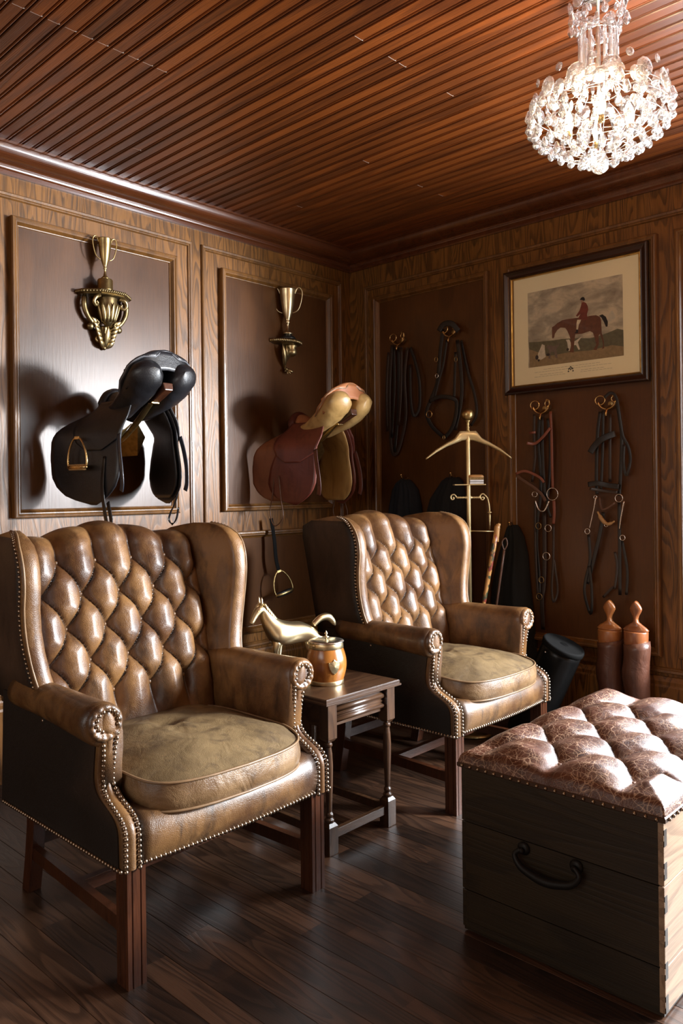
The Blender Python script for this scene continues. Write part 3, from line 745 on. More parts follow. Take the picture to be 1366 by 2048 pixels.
def pic(name, pts, col, d, par, rough=.7, m=None):
    m = m or plain('print_' + name, col, rough, var=.22, vscale=60)
    q = [Q(*p) for p in pts]
    vs = [(x, -.0140 - d, z) for x, z in q] + [(x, -.0138 - d, z) for x, z in q]; n_ = len(q)
    return obj(name, vs, [tuple(range(n_)), tuple(range(2 * n_ - 1, n_ - 1, -1))] + [(i, i + n_, (i + 1) % n_ + n_, (i + 1) % n_) for i in range(n_)], m, par)
PRINT = {
    'ground': [(1.245,1.945),(1.302,1.94),(1.371,1.936),(1.43,1.936),(1.503,1.929),(1.574,1.919),(1.622,1.924),(1.663,1.932),(1.71,1.944),(1.738,1.934),(1.739,1.815),(1.248,1.815)],
    'fore': [(1.246,1.91),(1.355,1.861),(1.473,1.866),(1.573,1.86),(1.683,1.871),(1.739,1.857),(1.739,1.815),(1.248,1.815)],
    'horse': [(1.375,2.002),(1.375,1.951),(1.378,1.945),(1.386,1.949),(1.39,1.966),(1.403,1.983),(1.42,1.993),(1.446,1.988),(1.456,1.973),(1.466,1.951),(1.474,1.927),(1.475,1.886),(1.466,1.866),(1.489,1.861),(1.49,1.884),(1.494,1.917),(1.499,1.949),(1.532,1.946),(1.574,1.953),(1.589,1.943),(1.598,1.916),(1.605,1.882),(1.59,1.861),(1.606,1.857),(1.618,1.886),(1.617,1.925),(1.624,1.932),(1.634,1.904),(1.639,1.877),(1.634,1.859),(1.645,1.862),(1.643,1.896),(1.633,1.937),(1.632,1.97),(1.631,1.996),(1.625,2.013),(1.606,2.024),(1.575,2.026),(1.547,2.023),(1.504,2.027),(1.464,2.029),(1.431,2.028),(1.403,2.017),(1.387,2.006)],
    'tail': [(1.62,2.019),(1.637,2.023),(1.654,2.009),(1.664,1.984),(1.662,1.962),(1.654,1.961),(1.645,1.984),(1.632,2.009)],
    'coat': [(1.534,2.098),(1.544,2.098),(1.556,2.091),(1.565,2.073),(1.567,2.056),(1.56,2.037),(1.562,2.01),(1.532,2.012),(1.515,2.024),(1.527,2.043),(1.51,2.032),(1.503,2.038),(1.522,2.06),(1.53,2.082)],
    'face': [(1.528,2.11),(1.531,2.099),(1.539,2.095),(1.546,2.104)],
    'cap': [(1.524,2.111),(1.531,2.12),(1.541,2.123),(1.549,2.117),(1.551,2.107),(1.546,2.103),(1.534,2.109)],
    'breeches': [(1.51,2.017),(1.53,2.015),(1.525,2.003),(1.517,1.991),(1.513,1.969),(1.505,1.97),(1.506,1.999)],
    'boot': [(1.503,1.971),(1.515,1.969),(1.513,1.953),(1.497,1.953),(1.497,1.958),(1.503,1.959)],
    'dog': [(1.289,1.856),(1.298,1.885),(1.311,1.908),(1.319,1.926),(1.334,1.917),(1.334,1.898),(1.339,1.859),(1.312,1.847)],
    'dog2': [(1.354,1.848),(1.358,1.891),(1.34,1.909),(1.355,1.917),(1.385,1.906),(1.408,1.912),(1.414,1.928),(1.412,1.908),(1.397,1.89),(1.404,1.844),(1.393,1.846),(1.385,1.877),(1.367,1.88),(1.363,1.847)],
    'dog3': [(1.448,1.929),(1.467,1.928),(1.475,1.909),(1.503,1.919),(1.532,1.933),(1.511,1.908),(1.522,1.873),(1.515,1.87),(1.502,1.896),(1.475,1.898),(1.468,1.872),(1.461,1.873),(1.456,1.914)],
    'quad': [(1.241,2.197),(1.735,2.19),(1.739,1.815),(1.248,1.815)],
    'crest': [(1.494,1.769)],
    'cloud': [(1.243,2.184),(1.305,2.159),(1.343,2.124),(1.477,2.162),(1.577,2.177),(1.534,2.125),(1.372,2.071),(1.28,2.044),(1.244,2.043)],
    'cloud2': [(1.576,2.084),(1.631,2.114),(1.732,2.115),(1.737,2.024),(1.658,2.031),(1.589,2.055)],
}
pr_ = pic('print', [(1.241, 2.195), (1.737, 2.195), (1.737, 1.815), (1.241, 1.815)], (0, 0, 0), .0003, pf, m=M_sky)
K = PRINT
pic('painted_land', K['ground'], (.12, .105, .055), .0006, pr_)
pic('painted_path', K['fore'], (.26, .175, .08), .0009, pr_)
pic('painted_tail', K['tail'], (.012, .008, .006), .0012, pr_)
pic('painted_horse', K['horse'], (.13, .045, .018), .0015, pr_)
pic('painted_coat', K['coat'], (.17, .035, .018), .0018, pr_)
pic('painted_face', K['face'], (.38, .22, .14), .0018, pr_)
pic('painted_cap', K['cap'], (.010, .009, .010), .0021, pr_)
pic('painted_breeches', K['breeches'], (.62, .52, .34), .0021, pr_)
pic('painted_boot', K['boot'], (.012, .008, .007), .0024, pr_)
pic('painted_hound', K['dog'], (.58, .50, .36), .0012, pr_); pic('painted_hound', K['dog2'], (.16, .11, .08), .0015, pr_); pic('painted_hound', K['dog3'], (.60, .52, .38), .0012, pr_)
for px_, pz_, rx_, rz_ in ((1.290, 1.862, .009, .012), (1.352, 1.868, .010, .007), (1.300, 1.846, .006, .006), (1.458, 1.880, .007, .007)):
    pic('painted_patch', [(px_ + rx_ * cos(a), pz_ + rz_ * sin(a)) for a in [2 * pi * k / 10 for k in range(10)]], (.03, .018, .012), .0019, pr_)
M_ink = plain('print_ink', (.30, .25, .16), .8)
mb = MB(); rp = random.Random(2)
for row, (zz, half) in enumerate(((1.797, .15), (1.786, .20), (1.772, .17), (1.763, .20))):
    x = 1.475 - half
    while x < 1.475 + half:
        L = rp.uniform(.008, .02)
        if row < 2 or abs(x - 1.470) > .04: mb.add(box(x - 1.488, x + L - 1.488, -.0146, -.0142, zz - 1.998, zz + .0012 - 1.998))
        x += L + .004
mb.obj('faded_caption', M_ink, pf, kind='stuff')
mb = MB()
for a, b in ((-.012, -.008), (.012, -.008), (-.006, .006), (.006, .006), (0, .0), (0, .012), (-.010, .003), (.010, .003)): mb.add(ball((1.472 - 1.488 + a, -.0145, 1.781 - 1.998 + b), .0042, 8, 4, (1, .1, 1)))
mb.obj('crest', plain('crest_ink', (.10, .085, .06), .8), pf, kind='stuff')
t = NT('thin_glass'); t.t.nodes.remove(t.b)
gl = t.n('BsdfGlossy'); gl.inputs['Roughness'].default_value = .03; tr = t.n('BsdfTransparent'); fr0 = t.n('LayerWeight'); fr0.inputs[0].default_value = .25
mx = t.n('MixShader'); t.set(mx.inputs[0], t.math('MULTIPLY', fr0.outputs['Fresnel'], .55)); t.set(mx.inputs[1], tr.outputs[0]); t.set(mx.inputs[2], gl.outputs[0])
t.t.links.new(mx.outputs[0], t.t.nodes['Material Output'].inputs[0]); M_glass = t.m
obj('glass', *box(X0 - 1.488 + g, X1 - 1.488 - g, -.0205, -.0195, Z0_ - 1.998 + g, Z1 - 1.998 - g), M_glass, pf)

# ---------------------------------------------------------------- brass bridle brackets
def bracket(x, z, label, sc=1.):
    o = thing('bridle_bracket', label, 'hook', (x, 0, z), 0, 'brass bridle brackets on the back wall'); o.scale = (1.35, 1.1, 1.25)
    obj('back_plate', *[f for f in lathe([(0, 0), (.020, 0), (.021, .004), (.012, .007), (0, .008)], 20)], M_brass_old, o, True).rotation_euler = (pi / 2, 0, 0)
    rings = []                                   # crescent saddle the straps lie on
    for k in range(15):
        a = lerp(pi * 1.02, pi * 1.98, k / 14); R = .032; w_ = .030 + .006 * abs(cos(a))
        rings.append([(R * cos(a), -.012, .008 + R * sin(a)), (R * cos(a), -.012 - w_, .008 + R * sin(a)), ((R - .003) * cos(a), -.012 - w_, .008 + (R - .003) * sin(a)), ((R - .003) * cos(a), -.012, .008 + (R - .003) * sin(a))])
    obj('crescent', *loft(rings), M_brass, o, True)
    obj('loop', *torus((-.024, -.043, .012), .017, .0022, 'y', 26, 8, 1.05), M_brass, o, True)
    obj('loop', *torus((.026, -.040, .014), .011, .0022, 'y', 22, 8, .9), M_brass, o, True)
    obj('curl', *tube([(.030, -.042, -.002), (.036, -.046, .010), (.036, -.047, .024), (.028, -.046, .030), (.022, -.045, .024)], .0024, 8), M_brass, o, True)
    obj('arm', *tube([(0, -.004, -.006), (0, -.03, -.020), (0, -.044, -.026), (0, -.052, -.040), (0, -.050, -.048)], [.005, .005, .004, .004, .003], 8), M_brass, o, True)
    return o
bracket(.412, 2.072, 'brass bracket at left of back wall holding coiled dark ropes')
bracket(.775, 2.068, 'brass bracket holding the black halter above the valet stand')
bracket(1.325, 1.604, 'brass bracket under the picture holding the red and black bridle')
bracket(1.668, 1.598, 'brass bracket under the picture holding the bridle with steel bit')
BR_C = {
    'dark_a': [(1.312,1.558),(1.306,1.434),(1.316,1.262),(1.314,1.151),(1.298,1.055),(1.288,0.916),(1.298,0.779),(1.304,0.669)],
    'brown_a': [(1.285,1.574),(1.28,1.47),(1.286,1.359),(1.265,1.235)],
    'dark_c': [(1.331,1.556),(1.333,1.398),(1.338,1.261),(1.341,1.158)],
    'dark_d': [(1.357,1.548),(1.371,1.431),(1.361,1.261),(1.352,1.124),(1.366,1.056)],
    'red_cheek': [(1.382,1.58),(1.385,1.464),(1.388,1.328),(1.386,1.199)],
    'red_low': [(1.389,1.144),(1.392,1.077),(1.384,1.025)],
    'red_brow': [(1.256,1.43),(1.295,1.426),(1.341,1.453),(1.383,1.498)],
    'red_brow2': [(1.253,1.482),(1.295,1.483)],
    'red_nose': [(1.187,1.277),(1.239,1.29),(1.293,1.272),(1.331,1.251),(1.346,1.23)],
    'brown_nose': [(1.187,1.27),(1.23,1.242),(1.284,1.21),(1.33,1.172),(1.352,1.138)],
    'breast': [(1.325,1.083),(1.325,0.849),(1.32,0.711),(1.311,0.642),(1.313,0.493)],
    'right_rein': [(1.384,1.029),(1.382,0.852),(1.373,0.715),(1.383,0.641),(1.402,0.697),(1.392,0.798),(1.384,0.852)],
    'left_rein': [(1.283,1.138),(1.281,0.951),(1.29,0.778),(1.296,0.64)],
    'bit': [(1.291,1.141),(1.31,1.096),(1.34,1.09),(1.367,1.138)],
    'rings': [(1.384,1.173),(1.288,1.172),(1.361,1.004),(1.309,1.014),(1.352,0.865),(1.324,0.746),(1.312,0.662)],
    'hook': [(1.335,1.597)],
}
BR_D = {
    'a': [(1.631,1.56),(1.618,1.451),(1.609,1.255),(1.613,1.17)],
    'b': [(1.65,1.565),(1.645,1.384),(1.635,1.19)],
    'c': [(1.711,1.605),(1.727,1.534),(1.738,1.431),(1.726,1.253),(1.722,1.163)],
    'over': [(1.658,1.623),(1.691,1.643),(1.718,1.618),(1.731,1.553),(1.745,1.443),(1.77,1.391),(1.78,1.34),(1.776,1.29),(1.759,1.258),(1.75,1.316),(1.754,1.398)],
    'b2': [(1.68,1.544),(1.678,1.383),(1.673,1.228)],
    'navy': [(1.59,1.367),(1.614,1.402),(1.655,1.432),(1.712,1.452)],
    'nose': [(1.577,1.217),(1.626,1.222),(1.673,1.212),(1.729,1.205)],
    'nose2': [(1.584,1.197),(1.652,1.186),(1.719,1.179)],
    'shank_l': [(1.615,1.157),(1.6,1.085),(1.58,1.005)],
    'shank_r': [(1.751,1.138),(1.737,1.074),(1.727,1.007)],
    'tan_a': [(1.632,1.157),(1.651,1.099),(1.712,1.131)],
    'roller': [(1.624,1.089),(1.647,1.05),(1.674,1.031),(1.707,1.045)],
    'rein_a': [(1.567,0.977),(1.576,0.862),(1.551,0.762),(1.546,0.695),(1.57,0.605),(1.584,0.633),(1.582,0.731),(1.572,0.829)],
    'rein_b': [(1.641,1.086),(1.623,0.981),(1.587,0.843),(1.557,0.742)],
    'rein_c': [(1.722,1.135),(1.723,0.933),(1.723,0.703)],
    'rein_d': [(1.692,0.9),(1.703,0.836),(1.694,0.739),(1.68,0.732),(1.633,0.683)],
    'rein_e': [(1.733,0.956),(1.754,0.82),(1.749,0.705)],
    'rings': [(1.565,0.994),(1.738,0.969),(1.724,1.152),(1.662,1.027),(1.611,1.157)],
    'hook': [(1.677,1.583)],
}
BR_A = {
    'a': [(0.36,2.049),(0.343,1.866),(0.335,1.653),(0.35,1.438),(0.387,1.415),(0.424,1.505),(0.454,1.643),(0.455,1.854),(0.473,2.02)],
    'b': [(0.414,2.027),(0.41,1.717),(0.378,1.422)],
    'c': [(0.495,2.017),(0.537,1.914),(0.562,1.808),(0.553,1.67),(0.516,1.625),(0.495,1.724),(0.493,1.919)],
    'd': [(0.336,2.009),(0.318,1.797),(0.315,1.547)],
    'e': [(0.382,2.032),(0.383,1.791),(0.361,1.508)],
    'f': [(0.441,2.024),(0.433,1.786),(0.416,1.576)],
    'hook': [(0.433,2.067)],
}
BR_B = {
    'cheek': [(0.727,2.086),(0.709,1.961),(0.685,1.795),(0.638,1.697),(0.611,1.631),(0.64,1.561),(0.706,1.503),(0.747,1.487)],
    'inner': [(0.759,2.021),(0.732,1.891),(0.702,1.807),(0.663,1.695)],
    'nose': [(0.638,1.694),(0.713,1.714),(0.803,1.696),(0.82,1.662),(0.813,1.583),(0.784,1.525),(0.745,1.49)],
    'right': [(0.827,2.012),(0.852,1.81),(0.843,1.68),(0.808,1.523)],
    'loop': [(0.839,2.01),(0.88,1.84),(0.922,1.718),(0.939,1.606),(0.896,1.544)],
    'top': [(0.714,2.075),(0.744,2.107),(0.801,2.102),(0.84,2.056)],
    'mid': [(0.818,1.947),(0.813,1.815),(0.803,1.696)],
    'rings': [(0.687,1.923),(0.692,1.831),(0.822,1.906),(0.639,1.622),(0.739,1.487)],
    'hook': [(0.784,2.068)],
}
def strap(name, pts, w_, mat, par, y0=-.035, wob=.012, h=.003, seed=1, label=None, org=(0, 0)):
    rs = random.Random(seed); P = []
    n_ = len(pts)
    for i, (x, z) in enumerate(pts): P.append((x - org[0], y0 - rs.uniform(0, wob), z - org[1]))
    return obj(name, *tube(P, 1., sp=5, flat=(w_, h), up=(0, -1, 0)), mat, par, True, label=label)
def bridle(name, label, cat, D, spec, rings, hook):
    o = thing(name, label, cat, (hook[0], 0, hook[1]))
    for i, (k, nm, w_, mat, y0) in enumerate(spec):
        strap(nm, D[k], w_, mat, o, y0, seed=i * 7 + 3, org=hook)
    for i, (idx, R, r, mat, nm, sx) in enumerate(rings):
        x, z = D['rings'][idx]
        obj(nm, *torus((x - hook[0], -.048 - .002 * i, z - hook[1]), R, r, 'y', 24, 8, sx), mat, o, True)
    return o
A = BR_A; B = BR_B; Cc = BR_C; Dd = BR_D
bridle('lead_rope', 'coil of dark leather lead reins on the leftmost back wall bracket', 'reins', A,
       [('a', 'strap', .020, M_dkbrn, -.030), ('b', 'strap', .020, M_blk2, -.036), ('c', 'strap', .018, M_blk2, -.028), ('d', 'strap', .016, M_dkbrn, -.030), ('e', 'strap', .018, M_blk2, -.044), ('f', 'strap', .018, M_dkbrn, -.042)], [], A['hook'][0])
o = bridle('halter', 'black leather halter with brass buckles hanging above the valet stand', 'halter', B,
       [('cheek', 'cheek_strap', .022, M_blk2, -.034), ('inner', 'strap', .016, M_blk2, -.040), ('nose', 'noseband', .022, M_blk2, -.044), ('right', 'cheek_strap', .022, M_blk2, -.036), ('loop', 'lead_strap', .016, M_blk2, -.026), ('top', 'crown_strap', .030, M_blk2, -.050), ('mid', 'strap', .016, M_blk2, -.046)],
       [(0, .013, .002, M_brass_old, 'ring', .8), (1, .012, .002, M_steel, 'ring', .8), (2, .013, .002, M_brass_old, 'ring', .7), (3, .019, .0024, M_brass, 'ring', 1), (4, .010, .0022, M_brass, 'ring', .7)], B['hook'][0])
hk = Cc['hook'][0]
o = bridle('bridle', 'long bridle with red-brown browband and cheek strap under the picture left', 'bridle', Cc,
       [('dark_a', 'rein', .016, M_blk2, -.034), ('brown_a', 'cheek_strap', .014, M_dkbrn, -.032), ('dark_c', 'rein', .018, M_blk2, -.040), ('dark_d', 'rein', .014, M_blk2, -.030), ('breast', 'breast_strap', .022, M_dkbrn, -.024),
        ('red_cheek', 'cheek_strap', .013, M_red, -.046), ('red_low', 'rein', .015, M_red, -.040), ('red_brow', 'browband', .014, M_red, -.054), ('red_brow2', 'browband', .012, M_red, -.034), ('red_nose', 'noseband', .013, M_red, -.058), ('brown_nose', 'noseband', .015, M_brn, -.052),
        ('right_rein', 'rein', .012, M_dkbrn, -.036), ('left_rein', 'rein', .012, M_dkbrn, -.036)],
       [(0, .030, .0022, M_steel, 'bit_ring', 1), (1, .013, .0022, M_steel, 'bit_ring', 1.1), (2, .017, .002, M_steel, 'ring', 1), (3, .016, .0018, M_brass_old, 'ring', .9), (4, .019, .0022, M_steel, 'ring', 1), (5, .015, .002, M_brass_old, 'ring', .9), (6, .016, .002, M_brass_old, 'ring', 1)], hk)
obj('bit', *tube([(x - hk[0], -.050, z - hk[1]) for x, z in Cc['bit']], .005, 8), M_steel, o, True)
hk = Dd['hook'][0]
o = bridle('bridle', 'black double bridle with long steel shanks and tan curb wrap under the picture right', 'bridle', Dd,
       [('a', 'cheek_strap', .016, M_blk2, -.034), ('b', 'cheek_strap', .014, M_blk2, -.040), ('c', 'cheek_strap', .016, M_blk2, -.034), ('b2', 'rein', .014, M_dkbrn, -.030), ('over', 'rein', .014, M_blk2, -.050), ('navy', 'browband', .030, M_blk2, -.054),
        ('nose', 'noseband', .024, M_blk2, -.056), ('nose2', 'noseband', .014, M_dkbrn, -.046), ('tan_a', 'curb_strap', .009, M_brn, -.056), ('rein_a', 'rein', .014, M_blk2, -.040), ('rein_b', 'rein', .018, M_blk2, -.034),
        ('rein_c', 'rein', .016, M_blk2, -.042), ('rein_d', 'rein', .012, M_dkbrn, -.030), ('rein_e', 'rein', .013, M_blk2, -.038)],
       [(0, .0125, .0022, M_steel, 'bit_ring', 1), (1, .012, .0022, M_steel, 'bit_ring', 1), (2, .018, .0022, M_steel, 'bit_ring', 1), (3, .009, .0018, M_steel, 'ring', 1), (4, .008, .0018, M_steel, 'ring', 1)], hk)
for k in ('shank_l', 'shank_r'): obj('bit_shank', *tube([(x - hk[0], -.058, z - hk[1]) for x, z in Dd[k]], [.0045, .0032, .0026], 8), M_steel, o, True)
obj('curb_wrap', *tube([(x - hk[0], -.062, z - hk[1]) for x, z in Dd['roller']], [.005, .0095, .008, .0045], 10), M_tan, o, True)

# ---------------------------------------------------------------- valet stand
VX, VY = 1.064, -.303
va = thing('valet_stand', 'brass valet stand with ball finial and coat hanger, behind the far armchair', 'valet stand', (VX, VY, 0), math.radians(43.4))
obj('base', *lathe([(0, 0), (.135, 0), (.138, .006), (.12, .014), (.05, .024), (.022, .04), (.014, .06), (0, .06)], 40), M_brass_old, va, True)
obj('pole', *lathe([(.0105, .05), (.0105, 1.465), (.008, 1.47)], 20), M_valet, va, True)
obj('finial', *lathe([(.008, 1.49), (.011, 1.494), (.006, 1.500), (.0095, 1.508), (.006, 1.516), (.0085, 1.524), (.006, 1.532), (.014, 1.542), (.013, 1.547)] + [(.031 * sin(a), 1.573 - .031 * cos(a)) for a in [lerp(.35, pi, k / 12) for k in range(13)]], 28), M_brass_old, va, True)
rings = []                                      # hanger: arms sweep down and taper to the tips
for k in range(33):
    u = lerp(-1, 1, k / 32); a = abs(u); x = u * .212
    zt = interp([(0, 1.492), (.19, 1.492), (.215, 1.486), (.32, 1.455), (.5, 1.435), (.75, 1.402), (1, 1.358)], a); zb = interp([(0, 1.446), (.12, 1.444), (.25, 1.434), (.5, 1.414), (.75, 1.385), (1, 1.350)], a)
    yy = .016 * (a ** 2); th = interp([(0, .010), (.3, .017), (.8, .012), (1, .003)], a)
    cz, hz = (zt + zb) / 2, max((zt - zb) / 2, .003)
    rings.append([(x, -yy + th * cos(q), cz + hz * sin(q) * (1 if abs(sin(q)) < .9 else 1)) for q in [2 * pi * j / 14 for j in range(14)]])
obj('hanger', *loft(rings), M_valet, va, True)
obj('tray', *loft([[(-.073, -.035, z), (.080, -.035, z), (.080, .035, z), (-.073, .035, z)] for z in (1.221, 1.2265)]), M_valet, va, bevel=.001)
rl = obj('trouser_bar', *lathe([(r, z) for z, r in [(-.060, .0045), (-.055, .006), (-.045, .0045), (-.040, .006), (-.034, .0042), (-.028, .006), (-.022, .0042), (-.016, .006), (-.010, .009), (.010, .009), (.016, .006), (.022, .0042), (.028, .006), (.034, .0042), (.040, .006), (.045, .0045), (.055, .006), (.060, .0045)]], 12), M_valet, va, True)
rl.rotation_euler = (0, pi / 2, 0); rl.location = (0, 0, 1.160)
obj('scroll', *tube([(-.060, 0, 1.160), (-.066, 0, 1.171), (-.074, 0, 1.176), (-.085, 0, 1.172), (-.0885, 0, 1.160), (-.083, 0, 1.151), (-.075, 0, 1.153), (-.0735, 0, 1.160), (-.079, 0, 1.162)], .0034, 8), M_valet, va, True)
obj('scroll', *tube([(.056, 0, 1.160), (.060, 0, 1.172), (.071, 0, 1.178), (.082, 0, 1.170), (.094, 0, 1.155), (.100, 0, 1.13), (.103, 0, 1.105), (.104, 0, 1.09)], .0036, 8), M_valet, va, True)
obj('scroll', *tube([(.060, 0, 1.163), (.062, 0, 1.151), (.071, 0, 1.148), (.077, 0, 1.156), (.072, 0, 1.162), (.067, 0, 1.158)], .0032, 8), M_valet, va, True)
obj('hook_finial', *lathe([(.004, 1.09), (.011, 1.087), (.011, 1.084), (.004, 1.081), (.0055, 1.07), (.0045, 1.05), (.0015, 1.02), (.0005, .998)], 12, (.104, 0, 0)), M_valet, va, True)
obj('lower_rail', *tube([(-.01, 0, .994), (.135, 0, .990)], .003, 8, sp=0), M_valet, va, True)
# brush and box on the tray
q = Matrix.Rotation(math.radians(43.4), 3, 'Z'); bp = q @ Vector((.037, 0, 0))
bs = thing('clothes_box', 'small white-edged flat box under the clothes brush on the valet tray', 'box', (VX + bp.x, VY + bp.y, 1.2268), math.radians(43.4))
M_wht = plain('white_board', (.62, .60, .58), .6)
obj('lower_half', *box(-.034, .034, -.028, .028, 0, .010), M_wht, bs, bevel=.001); obj('upper_half', *box(-.034, .034, -.028, .028, .012, .021), M_wht, bs, bevel=.001); obj('seam', *box(-.033, .033, -.027, .027, .009, .013), M_dark, bs)
br = thing('clothes_brush', 'wooden clothes brush with straw bristles lying on the valet tray box', 'brush', (VX + bp.x, VY + bp.y, 1.248), math.radians(43.4))
M_bwood = wood('brush_wood', (.30, .13, .03), (.55, .28, .09), 0, .3, 4, 30, 4, .6, coat=.4)
M_bris = plain('bristles', (.36, .24, .09), .8, vscale=400, var=.4)
ol = [(.038 * abs(cos(a)) ** .5 * (1 if cos(a) > 0 else -1), .024 * abs(sin(a)) ** .6 * (1 if sin(a) > 0 else -1)) for a in [2 * pi * k / 32 for k in range(32)]]
obj('brush_back', *loft([[(x * g, y * g, z) for x, y in ol] for g, z in ((.97, .011), (1.02, .013), (1.03, .016), (.96, .021), (.80, .0245), (.4, .026))]), M_bwood, br, True)
mb = MB(); rb = random.Random(8)
for i in range(17):
    for j in range(9):
        x, y = lerp(-.033, .033, i / 16), lerp(-.019, .019, j / 8)
        mb.add(tube([(x, y, .0125), (x * 1.04 + rb.uniform(-.001, .001), y * 1.05, .0)], .0019, 5, sp=0))
mb.obj('bristles', M_bris, br, kind='stuff')
# cane and whip
def stick(name, label, cat, a, b, r, mat, extra=None):
    o = thing(name, label, cat, b)
    bx_ = Vector(b); P = [Vector(a).lerp(bx_, t_) - bx_ for t_ in (0, .33, .66, 1)]
    obj('shaft', *tube(P, r, 10, sp=3), mat, o, True)
    return o, P
t = NT('painted_cane'); c = t.coord(); n = t.noise(t.mapping(c, (1, 1, .6)), 42, 2)
zc = t.n('SeparateXYZ'); t.set(zc.inputs[0], c)
M_cane = t.out(t.mix(t.ramp(n, [(.42, (0,) * 3), (.50, (1,) * 3)], 'LINEAR'), t.ramp(t.noise(c, 18, 1), [(.35, (.02, .05, .03)), (.48, (.25, .03, .02)), (.6, (.04, .06, .03))]), (.50, .25, .07)), .35, coat=.5)
o, P = stick('walking_cane', 'ornate painted walking cane leaning between valet stand and dark coat', 'cane', (1.217, -.290, 1.005), (1.075, -.412, .012), lambda t_: lerp(.0125, .007, t_), M_cane)
obj('handle', *tube([P[0] + Vector((-.004, 0, -.06)), P[0] + Vector((0, 0, 0)), P[0] + Vector((.006, .004, .022)), P[0] + Vector((.006, .004, .030))], [.0125, .0145, .011, .004], 10), M_bwood, o, True)
o, P = stick('riding_whip', 'thin dark riding whip leaning beside the painted cane', 'whip', (1.225, -.24, .90), (1.125, -.325, .012), lambda t_: lerp(.006, .0035, t_), M_brn)
obj('loop', *tube([P[0], P[0] + Vector((.012, .01, .03)), P[0] + Vector((.006, .005, .06)), P[0] + Vector((-.008, -.006, .04)), P[0]], .0035, 8), M_brn, o, True)

# ---------------------------------------------------------------- coats on the wall
M_navy = plain('navy_wool', (.0035, .005, .009), .9, var=.25, vscale=90, bump=.4); M_blkwool = plain('black_wool', (.005, .0055, .006), .92, var=.25, vscale=90, bump=.4)
def coat(label, cx, zt, tab, mat, fold=7, seed=0, hook=True, y0=-.02):
    o = thing('coat', label, 'coat', (cx, 0, zt)); rings = []
    for dz, xl, xr, dp in tab:                   # drop, left, right, depth
        row = []
        for k in range(40):
            a = pi * k / 39; u = cos(a); m_ = (xl + xr) / 2; h_ = (xr - xl) / 2
            f = 1 + .16 * sin(u * fold + seed + dz * 2) * min(1, dz * 5) + .08 * sin(u * fold * 2.3 + seed * 2)
            row.append((m_ - h_ * u * (1 + .02 * sin(dz * 20 + seed)), y0 - dp * sin(a) ** .8 * f, -dz))
        row += [(m_ + h_ * .96, y0 + .004, -dz), (m_ - h_ * .96, y0 + .004, -dz)]
        rings.append(row)
    obj('cloth', *loft(rings), mat, o, True)
    if hook:
        obj('hanging_loop', *tube([(-.010, y0 - .028, -.004), (-.006, y0 - .03, .010), (.006, y0 - .03, .010), (.010, y0 - .028, -.004)], .002, 6), mat, o, True)
    return o
coat('dark navy coat hanging on the back wall behind the far armchair, left of two', .440, 1.262, [(0, -.03, .03, .035), (.02, -.06, .055, .05), (.06, -.085, .09, .06), (.15, -.11, .115, .07), (.3, -.125, .125, .075), (.6, -.15, .14, .08), (.75, -.15, .14, .08)], M_navy, 8, 1)
coat('black coat hanging on the back wall right behind the valet stand', .775, 1.268, [(0, -.04, .04, .035), (.02, -.07, .06, .05), (.07, -.11, .075, .06), (.12, -.15, .085, .07), (.25, -.185, .10, .08), (.5, -.19, .11, .08), (.75, -.19, .115, .08)], M_blkwool, 7, 2)
coat('dark green-black coat hanging right of the walking cane', 1.150, 1.015, [(0, -.02, .02, .03), (.015, -.035, .035, .04), (.06, -.05, .06, .05), (.15, -.08, .080, .06), (.27, -.115, .09, .07), (.40, -.13, .105, .08), (.62, -.13, .125, .08), (.9, -.12, .13, .08)], plain('dark_green_wool', (.005, .0065, .006), .92, var=.25, vscale=90, bump=.4), 6, 4)
for x, z, l in ((.445, 1.272, 'brass coat hook above the dark navy coat'), (.79, 1.275, 'brass coat hook above the black coat behind the valet stand'), (1.152, 1.012, 'brass coat hook above the dark green-black coat')):
    h = thing('coat_hook', l, 'hook', (x, 0, z)); 
    obj('hook_plate', *lathe([(0, 0), (.014, 0), (.014, .004), (0, .006)], 16), M_brass_old, h, True).rotation_euler = (pi / 2, 0, 0)
    obj('prong', *tube([(0, -.004, 0), (0, -.035, -.010), (0, -.062, .0), (0, -.068, .012)], .004, 8), M_brass, h, True)
    obj('knob', *ball((0, -.069, .016), .007, 12, 8), M_brass, h, True)

